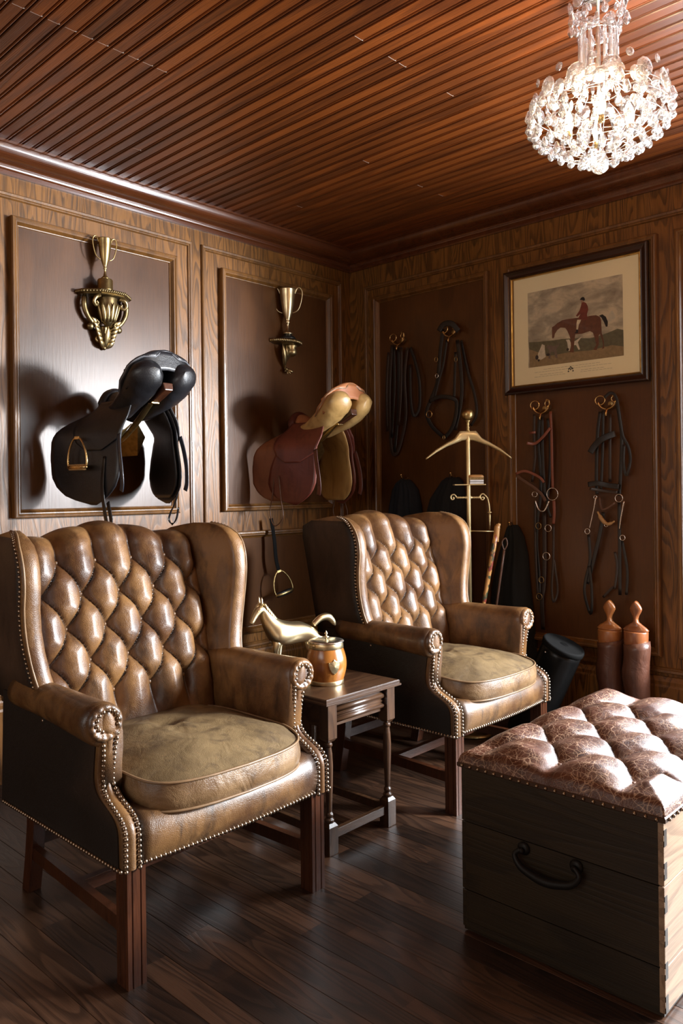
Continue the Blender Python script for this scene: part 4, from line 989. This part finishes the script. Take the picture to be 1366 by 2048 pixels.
# ---------------------------------------------------------------- riding boots with wooden trees
M_boot = leather('boot_leather', (.075, .025, .013), (.10, .036, .018), (.04, .014, .008), .32, coat=.35, wr=.2, bumps=.1)
M_tree = wood('boot_tree_wood', (.26, .085, .022), (.44, .17, .05), 2, .28, 4, 16, 2.5, .4, coat=.5, bump=.08)
M_tree2 = wood('darker_boot_tree_wood', (.16, .05, .018), (.29, .10, .035), 2, .28, 4, 16, 2.5, .4, coat=.5, bump=.08)
def boot(cx, cy, label, tl, treemat, zt, hh):
    b = thing('riding_boot', label, 'boot', (cx, cy, 0))
    rings = []
    for i, z in enumerate((.075, .10, .14, .18, .22, .26, .30, .34, .38, .42, .45, .475, zt)):
        rx = interp([(.075, .034), (.14, .040), (.22, .052), (.34, .058), (.5, .056)], z); ry = rx * interp([(.075, 1.4), (.14, 1.15), (.3, 1.0)], z)
        wr_ = .0022 * sin(z * 160 + i * 1.3) 
        rings.append([((rx + wr_) * cos(a) + (.004 * sin(z * 30)), (ry + wr_) * sin(a) - .01 * smooth01((.14 - z) / .08), z + (.010 * cos(a) if i > 10 else 0)) for a in [2 * pi * j / 28 for j in range(28)]])
    obj('shaft', *loft(rings), M_boot, b, True)
    rings = []
    for t_, w_, h_ in ((0, .012, .030), (.04, .030, .045), (.15, .036, .062), (.35, .038, .062), (.55, .040, .046), (.75, .042, .036), (.9, .036, .028), (1, .014, .016)):
        y = lerp(.055, -.215, t_); rings.append([(w_ * cos(a), y, .016 + h_ * max(sin(a), -.05) * 1.35) for a in [2 * pi * j / 20 for j in range(20)]])
    obj('foot', *loft(rings), M_boot, b, True)
    so = obj('sole', *loft([[(x * g, y, z) for x, y in [(.036 * abs(cos(a)) ** .7 * (1 if cos(a) > 0 else -1), -.080 + .135 * sin(a)) for a in [2 * pi * j / 28 for j in range(28)]]] for g, z in ((.98, .008), (1.04, .010), (1.04, .017), (.96, .02))]), M_blk2, b)
    obj('heel', *box(-.030, .030, .0, .052, 0, .016), M_blk2, b, bevel=.004)
    tr = thing('boot_tree', tl, 'boot tree', (cx, cy, zt))
    obj('tree_block', *loft([[(.0525 * cos(a) * g, .050 * sin(a) * g, z + (.010 * cos(a) if z < .03 else 0)) for a in [2 * pi * j / 32 for j in range(32)]] for g, z in ((.80, -.04), (.985, .0), (1.0, .012), (1.01, .048), (.99, .052))]), treemat, tr, True, bevel=0)
    wt = [(.052, .062), (.058, .068), (.070, .056), (.082, .034), (.094, .0145), (.108, .0115), (.122, .017), (.138, .028), (.150, .034), (.158, .033), (.172, .024), (.184, .012), (.190, .003)]
    obj('tree_handle', *loft([[(w_ * .86 * cos(a) * (hh if z > .1 else 1), (.016 if z > .066 else .030) * (1 if w_ > .01 else .4) * sin(a), z * .98 + .001) for a in [2 * pi * j / 24 for j in range(24)]] for z, w_ in wt]), treemat, tr, True)
boot(1.705, -.125, 'brown leather riding boot, left one of the pair by the back wall', 'pale wooden boot tree with keyhole handle in the left riding boot', M_tree, .500, 1.)
boot(1.828, -.125, 'brown leather riding boot, right one of the pair by the back wall', 'darker wooden boot tree with keyhole handle in the right riding boot', M_tree2, .506, .95)

# ---------------------------------------------------------------- leaning black bag
M_bag = plain('matte_black_leather', (.006, .006, .006), .8); M_bag.node_tree.nodes['Principled BSDF'].inputs['Specular IOR Level'].default_value = .08
M_bagb = plain('glossy_black_leather', (.004, .004, .004), .30); M_bagb.node_tree.nodes['Principled BSDF'].inputs['Specular IOR Level'].default_value = .22
bg = thing('leather_bag', 'black cylindrical leather bag leaning in shadow left of the riding boots', 'bag', (1.365, -.30, 0))
ax = Vector((.22, .02, .50)).normalized(); e1 = ax.cross(Vector((0, 1, 0))).normalized(); e2 = ax.cross(e1)
def cyl(prof): return loft([[tuple(Vector((.0, 0, .045)) + ax * h_ + e1 * (r_ * cos(a)) + e2 * (r_ * sin(a))) for a in [2 * pi * j / 36 for j in range(36)]] for r_, h_ in prof])
obj('bag_body', *cyl([(.07, .0), (.088, .004), (.092, .02), (.094, .2), (.093, .44), (.090, .47)]), M_bagb, bg, True)
obj('bag_rim', *cyl([(.092, .46), (.097, .464), (.098, .480), (.094, .488), (.086, .486)]), M_bag, bg, True)
obj('bag_lid', *cyl([(.086, .480), (.06, .484), (.02, .486), (.001, .486)]), M_bag, bg, True)
obj('bag_stud', *ball(tuple(Vector((0, 0, .045)) + ax * .44 + e1 * .03 - e2 * -.09), .005, 8, 6), M_steel, bg, True)
# ---------------------------------------------------------------- saddles on wall racks
def sheet(name, rows, th, mat, par, smooth=True, label=None):
    """grid of points given thickness th"""
    nr, nc = len(rows), len(rows[0]); vs = [p for r in rows for p in r]; fs = []
    for i in range(nr - 1):
        for j in range(nc - 1):
            k = i * nc + j; fs.append((k, k + 1, k + nc + 1, k + nc))
    o = obj(name, vs, fs, mat, par, smooth, label=label)
    s = o.modifiers.new('t', 'SOLIDIFY'); s.thickness = th; s.offset = 0
    return o
TH = math.radians(20)
def SP(s, y, h): return (.180 + .93 * (s * cos(TH) - h * sin(TH)), y, .10 + s * sin(TH) + h * cos(TH))
def make_saddle(label, yc, zc, mats, stirrup=True, loops=False, rack_label=''):
    rk = thing('saddle_rack', rack_label, 'saddle rack', (0, yc, zc))
    obj('wall_plate', *box(.009, .016, -.045, .045, -.09, .05), M_brass_old, rk, bevel=.002)
    obj('arm', *tube([(.014, 0, -.03), (.12, 0, .0), (.22, 0, .035), (.33, 0, .10), (.44, 0, .175), (.50, 0, .195)], [.014, .012, .011, .012, .011, .012], 10, flat=(3.2, .012), up=(0, 0, 1)) if False else tube([(.014, 0, -.03), (.12, 0, .0), (.22, 0, .035), (.33, 0, .10), (.44, 0, .175), (.50, 0, .195)], [.013, .012, .012, .013, .012, .012], 10), M_brass_old, rk, True)
    for s in (-1, 1):
        obj('side_wing', *loft([[(x, s * y, z + d) for x, y, z in ((.06, .02, -.05), (.20, .075, -.045), (.27, .070, .03), (.30, .015, .085), (.12, .012, .01))] for d in (0, .005)]), M_brass_old, rk)
    obj('buckle', *loft([[(.448 + sx * .014, sy * .020, z) for sx, sy in ((-1, -1), (1, -1), (1, 1), (-1, 1))] for z in (.160, .200)]), M_brass, rk, bevel=.003)
    obj('wood_tip', *loft([[(x - h_ * .3, y, z + h_) for y, h_ in ((-.020, -.016), (.020, -.016), (.024, .016), (-.024, .016))] for x, z in ((.455, .180), (.545, .218), (.558, .223))]), M_leg, rk, bevel=.004)
    t = thing('saddle', label, 'saddle', (0, yc, zc))
    mseat, mlobe, mflap, mfront, minner = mats
    # seat with a rolled rim
    rows = []
    for i in range(31):
        s = lerp(0, .455, i / 30)
        hc = interp([(0, .120), (.035, .130), (.10, .075), (.18, .042), (.28, .050), (.36, .082), (.42, .118), (.445, .128), (.455, .120)], s)
        w_ = interp([(0, .045), (.05, .062), (.13, .070), (.20, .095), (.28, .145), (.34, .168), (.40, .155), (.435, .115), (.455, .055)], s)
        dp = interp([(0, .045), (.13, .055), (.25, .040), (.35, .045), (.455, .030)], s)
        rows.append([SP(s, w_ * u, hc - dp * abs(u) ** 2.2) for u in [lerp(-1, 1, j / 20) for j in range(21)]])
    so = sheet('seat', rows, .014, mseat, t)
    ed = [r[0] for r in rows[6:]] + rows[-1][5:16:5] + [r[-1] for r in rows[6:]][::-1]
    obj('seat_piping', *tube(ed, .0035, 6, sp=2), M_pipe if mlobe is not M_blk else plain('grey_piping', (.12, .12, .13), .4), so, True)
    arch = [SP(.012, .088 * sin(a), .115 * cos(a) + .022) for a in [lerp(-1.75, 1.75, k / 8) for k in range(9)]]
    obj('pommel_arch', *tube(arch, [.010, .016, .020, .021, .022, .021, .020, .016, .010], 12), mseat if mfront is mflap else mflap, t, True)
    # cantle back
    rows2 = []
    for k in range(6):
        v = k / 5
        rows2.append([SP(lerp(.455, .440, v) - .33 * (1 - math.sqrt(max(0, 1 - (abs(u) * .97) ** 2.6))) * .42, .150 * u, interp([(0, .118), (1, .040)], v) - .050 * abs(u) ** 2) for u in [lerp(-1, 1, j / 20) for j in range(21)]])
    sheet('cantle_back', rows2, .010, mseat, t)
    # stuffed panels, two long lobes that stand out at the rear
    for sd in (-1, 1):
        rings = []
        for k in range(25):
            tt = k / 24; s = lerp(.0, .475, tt)
            R = interp([(0, .020), (.08, .036), (.3, .040), (.55, .048), (.75, .062), (.88, .060), (.96, .040), (1, .006)], tt)
            yc_ = interp([(0, .055), (.3, .070), (.6, .088), (.85, .090), (1, .082)], tt); h = interp([(0, .035), (.3, -.005), (.6, .0), (.85, .028), (1, .030)], tt)
            rings.append([SP(s, sd * (yc_ + R * 1.12 * cos(a) + .018 * min(0, sin(a)) * 1), h + R * 1.05 * sin(a)) for a in [2 * pi * j / 24 for j in range(24)]])
        obj('panel_pad', *loft(rings), mlobe, t, True)
        # skirt + flap: outline from front and rear limits at each height
        def flap(nm, mat, fT, rT, ztop, zbot, off, th=.005):
            rows = []
            for i in range(23):
                z = lerp(ztop, zbot, i / 22); xf, xr = interp(fT, -z), interp(rT, -z); row = []
                for j in range(15):
                    x = lerp(xf, xr, j / 14)
                    splay = .142 + .115 * max(0, min(1, (.42 - x) / .40)) ** 1.2
                    drape = smooth01((.20 - z) / .17)
                    y = lerp(.075, splay, drape) + .012 * sin((z + x) * 9) * drape + off
                    row.append((x, sd * y, z))
                rows.append(row)
            return sheet(nm, rows, th, mat, t)
        fT = [(-.20, .24), (-.14, .17), (-.08, .100), (-.01, .055), (.06, .038), (.14, .035), (.19, .062), (.225, .11), (.250, .19), (.262, .26)]
        rT = [(-.20, .40), (-.12, .425), (.0, .415), (.08, .425), (.14, .425), (.19, .405), (.225, .365), (.250, .32), (.262, .29)]
        fl_ = flap('flap', mflap, [(a, b + (.0 if mfront is mflap else .135 - .25 * max(0, a))) for a, b in fT] if mfront is not mflap else fT, rT, .165, -.262 if mfront is mflap else -.255, .004)
        if mfront is not mflap: flap('knee_roll', mfront, fT, [(a, b + .15) for a, b in fT], .17, -.235, -.001)
        flap('under_flap', minner, [(a, b + .03) for a, b in fT], [(a, b - .02) for a, b in rT], .15, -.235, -.010, .006)
        flap('skirt', mseat if mfront is mflap else mflap, [(-.22, .20), (-.10, .16), (0, .20), (.04, .26)], [(-.22, .42), (-.10, .44), (-.02, .42), (.04, .32)], .18, -.035, .012, .005)
        # billet strap with punched holes, at the rear edge
        P = [(.420, sd * .150, .03), (.435, sd * .158, -.03), (.450, sd * .160, -.10), (.455, sd * .158, -.17), (.445, sd * .156, -.205)]
        bl = obj('billet_strap', *tube(P, 1., sp=5, flat=(.026, .004), up=(0, sd, 0)), mats[2] if loops else plain('blue_black_strap', (.035, .042, .06), .3, coat=.4), t, True)
        for k in range(5):
            x_, y_, z_ = interp([(0, .437), (1, .455)], k / 4), sd * .1605, -.05 - k * .026
            obj('strap_hole', *ball((x_, y_, z_), .0028, 8, 4, (1, .4, 1)), M_dark, bl)
        if loops:                                # thin girth cord hanging in a loop below the flap
            x0_ = .20 if sd < 0 else .24
            obj('cord_loop', *tube([(x0_ - .02, sd * .215, -.05), (x0_ - .035, sd * .22, -.20), (x0_ - .055, sd * .22, -.30), (x0_ - .015, sd * .225, -.365), (x0_ + .05, sd * .225, -.32), (x0_ + .03, sd * .22, -.22), (x0_ + .01, sd * .215, -.10)], 1., sp=6, flat=(.006, .003), up=(0, 1, 0)), M_brn, t, True)
        else:
            sx = .34 if sd < 0 else .36
            obj('stirrup_leather', *tube([(sx, sd * (.172), -.06), (sx + .002, sd * .182, -.18), (sx + .01, sd * .180, -.27), (sx + .03, sd * .178, -.345), (sx + .052, sd * .175, -.350), (sx + .050, sd * .172, -.32), (sx + .02, sd * .168, -.25)] if sd < 0 else
                [(.36, .165, -.10), (.37, .170, -.20), (.34, .175, -.26), (.30, .18, -.30), (.285, .18, -.335), (.31, .18, -.355), (.345, .178, -.33), (.37, .172, -.28)], 1., sp=6, flat=(.024, .004) if sd < 0 else (.012, .004), up=(0, sd, 0) if sd < 0 else (1, .3, 0)), mflap, t, True)
    return t, rk
mb_ = (M_blk, M_blk, M_blk, M_blk, M_blk)
sad1, rk1 = make_saddle('black leather saddle with stirrup on the left wall, above the near armchair', -1.715, 1.415, mb_, rack_label='brass and wood wall rack carrying the black saddle')
M_sad_seat = leather('saddle_orange_leather', (.34, .12, .045), (.42, .17, .07), (.22, .07, .03), .35, coat=.2, bumps=.1)
M_sad_tan = leather('saddle_tan_leather', (.46, .28, .095), (.56, .36, .14), (.24, .13, .04), .35, coat=.2, bumps=.1)
M_sad_burg = leather('saddle_burgundy_leather', (.11, .022, .014), (.14, .032, .02), (.06, .012, .009), .33, coat=.3, bumps=.1)
M_sad_orng = leather('saddle_rust_leather', (.19, .062, .026), (.23, .085, .036), (.11, .034, .015), .4, coat=.15, bumps=.1)
sad2, rk2 = make_saddle('tan and burgundy leather saddle with hanging cord loops near the corner', -.585, 1.385, (M_sad_seat, M_sad_tan, M_sad_burg, M_sad_orng, M_sad_tan), loops=True, rack_label='brass and wood wall rack carrying the tan and burgundy saddle')
def stirrup(name, label, loc, rot, mat, tilt=0, strap=None):
    o = thing(name, label, 'stirrup', loc, rot)
    arch = [(-.057, 0, .012), (-.060, 0, .035), (-.052, 0, .075), (-.032, 0, .112), (-.012, 0, .128), (.012, 0, .128), (.032, 0, .112), (.052, 0, .075), (.060, 0, .035), (.057, 0, .012)]
    obj('arch', *tube(arch, lambda t_: .0052 - .0012 * sin(pi * t_), 8), mat, o, True)
    ol = [(.062 * cos(a), .020 * sin(a)) for a in [2 * pi * j / 28 for j in range(28)]]
    obj('tread', *loft([[(x * g, y * g, z) for x, y in ol] for g, z in ((.92, 0), (1, .003), (1, .010), (.92, .013))]), mat, o, True)
    obj('tread_pad', *loft([[(x * g, y * g, z) for x, y in ol] for g, z in ((.82, -.006), (.86, .0), (.86, .014), (.80, .018))]), M_tan if mat is M_brass else M_blk2, o, True)
    obj('eye', *box(-.014, .014, -.004, .004, .122, .136), mat, o, bevel=.002)
    if strap: obj('strap', *tube(strap, 1., sp=5, flat=(.022, .004), up=(0, -1, 0)), M_bag, o, True)
    return o
s1 = stirrup('stirrup_iron', 'brass stirrup iron resting against the left flap of the black saddle', (.245, -1.955, 1.305), math.radians(10), M_brass)
s2 = stirrup('stirrup_iron', 'steel stirrup iron hanging in shadow on the left wall above the brass horse', (.10, -.665, .640), math.radians(75), M_brass_old, strap=[(0, .0, .134), (0, -.004, .20), (.02, -.004, .30), (.035, -.004, .42)])
s2.rotation_euler = (math.radians(-4), math.radians(-14), math.radians(82))

M_gilt_dk = metal('dark_gilt', (.26, .19, .09), .34, .7); M_gilt_lt = metal('worn_gilt', (.50, .38, .19), .32, .6)
# ---------------------------------------------------------------- gilt wall brackets and trophy cups
def leaf(a, b, w_, up, n_=7, curl=.3):
    a, b, up = Vector(a), Vector(b), Vector(up); d = (b - a); side = d.cross(up).normalized(); rings = []
    for k in range(n_):
        t_ = k / (n_ - 1); c = a + d * t_ + up * (d.length * curl * sin(pi * t_ * .9)); ww = w_ * (sin(pi * min(t_ * .85 + .12, 1)) + .05) * (1 + .25 * sin(t_ * 19))
        rings.append([c - side * ww, c - side * ww * .5 + up * .003, c + up * .0045, c + side * ww * .5 + up * .003, c + side * ww, c - up * .002])
    return loft(rings)
def wall_shelf1():
    o = thing('wall_bracket', 'ornate gilt bracket shelf with leaf carving above the black saddle', 'shelf', (.008, -1.697, 2.118))
    hexa = [(0, -.135), (.045, -.125), (.105, -.062), (.112, 0), (.105, .062), (.045, .125), (0, .135)]
    obj('shelf_top', *loft([[(x * g, y * g, z) for x, y in hexa] for g, z in ((.92, -.022), (.90, -.016), (.97, -.012), (1.0, -.004), (.98, 0), (.9, .001))]), M_gilt_dk, o)
    mb = MB()
    for i in range(len(hexa) - 1):
        for k in range(6):
            p = Vector((*hexa[i], 0)).lerp(Vector((*hexa[i + 1], 0)), (k + .5) / 6); mb.add(ball((p.x * .985, p.y * .985, -.009), .0048, 6, 4, (1, 1, 1.4)))
    mb.obj('beaded_edge', M_gilt_dk, o, True, kind='stuff')
    obj('vase', *lathe([(.040, -.022), (.044, -.030), (.040, -.045), (.047, -.070), (.046, -.095), (.036, -.125), (.022, -.142), (.012, -.155), (.0, -.158)], 20, (.048, 0, 0)), M_gilt_dk, o, True)
    for k in range(7):
        a = lerp(-1.4, 1.4, k / 6); obj('vase_leaf', *leaf((.048 + .030 * cos(a), .030 * sin(a), -.138), (.048 + .050 * cos(a), .050 * sin(a), -.055), .010, (cos(a), sin(a), .0), curl=.06), M_gilt_lt, o, True)
    for s in (-1, 1):
        obj('scroll', *tube([(.02, s * .098, -.024), (.03, s * .105, -.045), (.03, s * .103, -.085), (.03, s * .082, -.125), (.03, s * .052, -.150), (.035, s * .040, -.140), (.04, s * .052, -.128)], [.010, .013, .012, .011, .009, .007, .004], 10), M_gilt_dk, o, True)
        obj('scroll', *tube([(.07, s * .050, -.026), (.078, s * .072, -.035), (.075, s * .082, -.055), (.068, s * .070, -.070), (.064, s * .058, -.060), (.066, s * .064, -.050)], [.007, .009, .008, .007, .006, .004], 10), M_gilt_lt, o, True)
        obj('rosette', *ball((.020, s * .070, -.158), .018, 12, 8, (.8, 1, .9)), M_gilt_dk, o, True)
        obj('rosette', *torus((.022, s * .033, -.212), .012, .0055, 'x', 16, 8), M_gilt_lt, o, True)
        for k in range(6):
            z = lerp(-.140, -.238, k / 5); y = lerp(.052, .012, k / 5)
            obj('leaf', *leaf((.018, s * y * .55, z - .012), (.034, s * (y + .022), z + .020), .012, (1, s * .2, 0), curl=.18), M_gilt_lt, o, True)
    obj('leaf', *leaf((.02, 0, -.245), (.045, 0, -.150), .014, (1, 0, 0), curl=.15), M_gilt_lt, o, True)
    obj('spine', *tube([(.010, 0, -.15), (.014, 0, -.20), (.010, 0, -.238)], [.022, .014, .006], 10), M_gilt_dk, o, True)
    obj('pendant', *ball((.012, 0, -.248), .0105, 12, 8), M_gilt_dk, o, True)
def wall_shelf2():
    o = thing('wall_bracket', 'half-round gilt bracket shelf with curling leaf above the tan saddle', 'shelf', (.008, -.565, 2.052))
    hr = [(.088 * cos(a), .108 * sin(a)) for a in [lerp(-pi / 2, pi / 2, k / 20) for k in range(21)]]
    obj('shelf_top', *loft([[(max(x * g, 0), y * g, z) for x, y in hr] for g, z in ((.80, -.026), (.9, -.020), (.99, -.016), (1, -.004), (.96, 0), (.9, .001))]), M_gilt_dk, o, True)
    mb = MB()
    for k in range(30):
        a = lerp(-pi / 2, pi / 2, (k + .5) / 30); mb.add(tube([(.087 * cos(a), .107 * sin(a), -.018), (.089 * cos(a + .05), .109 * sin(a + .05), -.002)], .0042, 6, sp=0))
    mb.obj('gadroon_edge', M_gilt_lt, o, True, kind='stuff')
    obj('bulb', *lathe([(.03, -.024), (.034, -.034), (.024, -.046), (.034, -.060), (.030, -.078), (.014, -.090), (0, -.092)], 20, (.038, .022, 0)), M_gilt_lt, o, True)
    obj('stem', *tube([(.02, -.020, -.026), (.030, -.030, -.06), (.022, -.022, -.12), (.012, -.006, -.165)], [.012, .014, .010, .006], 10), M_gilt_dk, o, True)
    for k in range(5): obj('leaf', *leaf((.02, -.014, -.150 + k * .006), (.045 - k * .003, -.060 + k * .018, -.030 - (k % 2) * .012), .013, (1, -.2, 0), curl=.16), M_gilt_lt, o, True)
    for k in range(4): obj('leaf', *leaf((.012, .0, -.160), (.03, -.028 + k * .022, -.196 + abs(k - 1.5) * .012), .008, (1, 0, 0), curl=.2), M_gilt_lt, o, True)
    obj('pendant', *ball((.014, .002, -.160), .010, 10, 8), M_gilt_dk, o, True)
wall_shelf1(); wall_shelf2()
def cup(label, loc, mats, sc, hr, base):
    o = thing('trophy_cup', label, 'trophy', loc, math.radians(35)); mb_, m1 = mats
    if base == 'drum': obj('base', *lathe([(0, 0), (.037, 0), (.0375, .004), (.034, .010), (.034, .048), (.031, .053), (.012, .055), (0, .055)], 32), mb_, o, True); z0 = .055
    else: obj('base', *lathe([(0, 0), (.042, 0), (.044, .006), (.036, .016), (.022, .024), (.020, .030), (0, .030)], 32), mb_, o, True); z0 = .030
    H = sc
    pr = [(.020, 0), (.018, .006), (.008, .018), (.0045, .040), (.0045, .055), (.009, .060), (.006, .066), (.010, .078), (.018, .110), (.024, .150), (.028, .190), (.0295, .225), (.0305, .228), (.0285, .230), (.0265, .190), (.018, .12), (.0, .075)]
    bowl = obj('bowl', *lathe([(r * hr, z0 + z * H) for r, z in pr], 36), m1, o, True)
    for s in (-1, 1):
        obj('handle', *tube([(0, s * .027 * hr, z0 + .205 * H), (0, s * .036 * hr, z0 + .232 * H), (0, s * .048 * hr, z0 + .235 * H), (0, s * .056 * hr, z0 + .210 * H), (0, s * .050 * hr, z0 + .160 * H), (0, s * .038 * hr, z0 + .122 * H), (0, s * .020 * hr, z0 + .108 * H)], lambda t_: .0036 - .0012 * t_, 8), m1, o, True)
    return o
c1 = cup('slender bronze trophy cup on drum base, on the ornate gilt bracket', (.068, -1.715, 2.119), (M_brass_old, M_brass_old), .80, 1.0, 'drum'); c1.rotation_euler.z = math.radians(-8)
c2 = cup('tall silver-gilt two-handled trophy cup on the half-round gilt bracket', (.052, -.575, 2.053), (M_blk2, M_brass_pale), 1.10, 1.5, 'foot'); c2.rotation_euler.z = math.radians(-47)

# ---------------------------------------------------------------- crystal chandelier
t = NT('crystal'); t.t.nodes.remove(t.b)
g1 = t.n('BsdfGlass'); g1.inputs['IOR'].default_value = 1.65; g1.inputs['Roughness'].default_value = .0
g2 = t.n('BsdfGlossy'); g2.inputs['Roughness'].default_value = .04; g2.inputs[0].default_value = (.85, .88, .92, 1)
g3 = t.n('BsdfTransparent'); g4 = t.n('BsdfTranslucent'); g4.inputs[0].default_value = (1, .99, .97, 1)
m1 = t.n('MixShader'); m1.inputs[0].default_value = .30; t.set(m1.inputs[1], g1.outputs[0]); t.set(m1.inputs[2], g2.outputs[0])
m2 = t.n('MixShader'); m2.inputs[0].default_value = .30; t.set(m2.inputs[1], m1.outputs[0]); t.set(m2.inputs[2], g3.outputs[0])
m3 = t.n('MixShader'); m3.inputs[0].default_value = .03; t.set(m3.inputs[1], m2.outputs[0]); t.set(m3.inputs[2], g4.outputs[0])
t.t.links.new(m3.outputs[0], t.t.nodes['Material Output'].inputs[0]); M_cry = t.m
t = NT('warm_bulb'); t.out((0, 0, 0)); t.b.inputs['Emission Color'].default_value = (1, .86, .60, 1); t.b.inputs['Emission Strength'].default_value = 9; M_bulb = t.m
CX_, CY_ = 2.262, -1.372
cd = thing('chandelier', 'crystal chandelier with faceted drops hanging from the board ceiling', 'chandelier', (CX_, CY_, CH))
def zz(z): return z - CH
def facet(prof, n_): v, f = lathe(prof, n_); return v, f
def mk(nm, vf):
    m = mesh(nm, vf[0], vf[1]); m.materials.append(M_cry); return m
def disc(n_=10):                                # round faceted stone, axis along y
    v, f = lathe([(0, -.34), (.55, -.30), (1, -.08), (1, .08), (.55, .30), (0, .34)], n_)
    return [(x, z, y) for x, y, z in v], f
me_disc = mk('disc', disc(10)); me_small = mk('bead', disc(8))
me_drop = mk('drop', lathe([(0, .0), (.22, -.10), (.40, -.55), (.60, -1.05), (.62, -1.25), (.35, -1.62), (0, -1.8)], 7))
me_bar = mk('prism', lathe([(.0, 0), (.5, -.4), (.55, -9.), (0, -10.)], 6))
me_ball = mk('ball', [*ball((0, 0, 0), 1, 12, 9)])
def cry(me, x, y, z, s, rz=0, nm='crystal', rx=0):
    o = bpy.data.objects.new(nm, me); COL.objects.link(o); o.parent = cd; o.location = (x, y, zz(z)); o.rotation_euler = (rx, 0, rz); o.scale = s if isinstance(s, tuple) else (s, s, s); return o
rc = random.Random(12)
obj('ceiling_cup', *lathe([(0, 0), (.05, 0), (.052, -.006), (.03, -.012), (.008, -.018), (0, -.018)], 28), M_steel, cd, True)
obj('stem', *tube([(0, 0, -.015), (0, 0, zz(2.20))], .005, 8, sp=0), M_steel, cd, True)
wires = MB()
for R, z in ((.062, 2.60), (.050, 2.53), (.060, 2.360), (.150, 2.345), (.190, 2.323), (.198, 2.285), (.182, 2.253), (.156, 2.224), (.124, 2.202), (.087, 2.182), (.048, 2.166)):
    wires.add(torus((0, 0, zz(z)), R, .0009, 'z', 36, 5))
for k in range(12):
    a = 2 * pi * k / 12
    wires.add(tube([(.05 * cos(a), .05 * sin(a), zz(2.53)), (.056 * cos(a), .056 * sin(a), zz(2.37)), (.12 * cos(a), .12 * sin(a), zz(2.352)), (.190 * cos(a), .190 * sin(a), zz(2.323)), (.198 * cos(a), .198 * sin(a), zz(2.283)), (.155 * cos(a), .155 * sin(a), zz(2.224)), (.05 * cos(a), .05 * sin(a), zz(2.172))], .0008, 5, sp=3))
wires.obj('wire_frame', M_steel, cd, True)
for k in range(9):                              # crown
    a = 2 * pi * k / 9 + .2
    cry(me_disc, .078 * cos(a), .078 * sin(a), 2.612, .021, a + pi / 2, rx=.15)
    cry(me_small, .060 * cos(a + .35), .060 * sin(a + .35), 2.585, .011, a)
    cry(me_drop, .080 * cos(a + .3), .080 * sin(a + .3), 2.590, (.018, .018, .024), a)
    cry(me_drop, .062 * cos(a), .062 * sin(a), 2.565, (.016, .016, .020), a + 1)
for k in range(16):
    a = 2 * pi * k / 16; cry(me_small, .052 * cos(a), .052 * sin(a), 2.540, .010, a + pi / 2)
    cry(me_bar, (.052) * cos(a), .052 * sin(a), 2.533, (.0105, .0105, .0160), a)
for k in range(12):                             # basket rim
    a = 2 * pi * k / 12 + .1
    cry(me_disc, .182 * cos(a), .182 * sin(a), 2.345, .027, a + pi / 2); cry(me_small, .186 * cos(a + .26), .186 * sin(a + .26), 2.378, .012, a + pi / 2 + .26)
    cry(me_disc, .125 * cos(a + .2), .125 * sin(a + .2), 2.362, .023, a + pi / 2 + rc.uniform(-.4, .4)); cry(me_small, .070 * cos(a), .070 * sin(a), 2.378, .012, a + pi / 2)
for R, z, n_, s in ((.199, 2.318, 22, .023), (.200, 2.284, 24, .020), (.184, 2.254, 22, .019), (.158, 2.228, 20, .018), (.126, 2.206, 16, .018), (.088, 2.186, 12, .018), (.050, 2.170, 7, .018)):
    for k in range(n_):
        a = 2 * pi * (k + rc.uniform(-.15, .15)) / n_
        if k % 2 or z < 2.3: cry(me_drop, R * cos(a), R * sin(a), z + .012, (s, s, s * 1.05), a)
        else: cry(me_disc, R * cos(a), R * sin(a), z - .005, s, a + pi / 2 + rc.uniform(-.3, .3))
    if n_ > 15:
        for k in range(n_ // 2 - 2):
            a = 2 * pi * (k + .5) / (n_ // 2 - 2); cry(me_disc, R * .72 * cos(a), R * .72 * sin(a), z + .028, s * .8, a + rc.uniform(0, 3))
cry(me_ball, 0, 0, 2.150, .028, 0, 'crystal_ball')
for k in range(4):
    a = 2 * pi * k / 4 + .5; x, y = .085 * cos(a), .085 * sin(a)
    bl = obj('bulb', *lathe([(0, -.03), (.008, -.028), (.013, -.012), (.013, .004), (.007, .022), (.001, .034)], 12, (x, y, zz(2.285))), M_bulb, cd, True)
    obj('socket', *lathe([(0, -.05), (.009, -.05), (.010, -.03), (0, -.029)], 12, (x, y, zz(2.285))), M_brass, cd, True)
pl = bpy.data.lights.new('bulb_light', 'POINT'); pl.energy = 13; pl.color = (1, .76, .46); pl.shadow_soft_size = .05
po = bpy.data.objects.new('bulb_light', pl); COL.objects.link(po); po.parent = cd; po.location = (0, 0, zz(2.34))
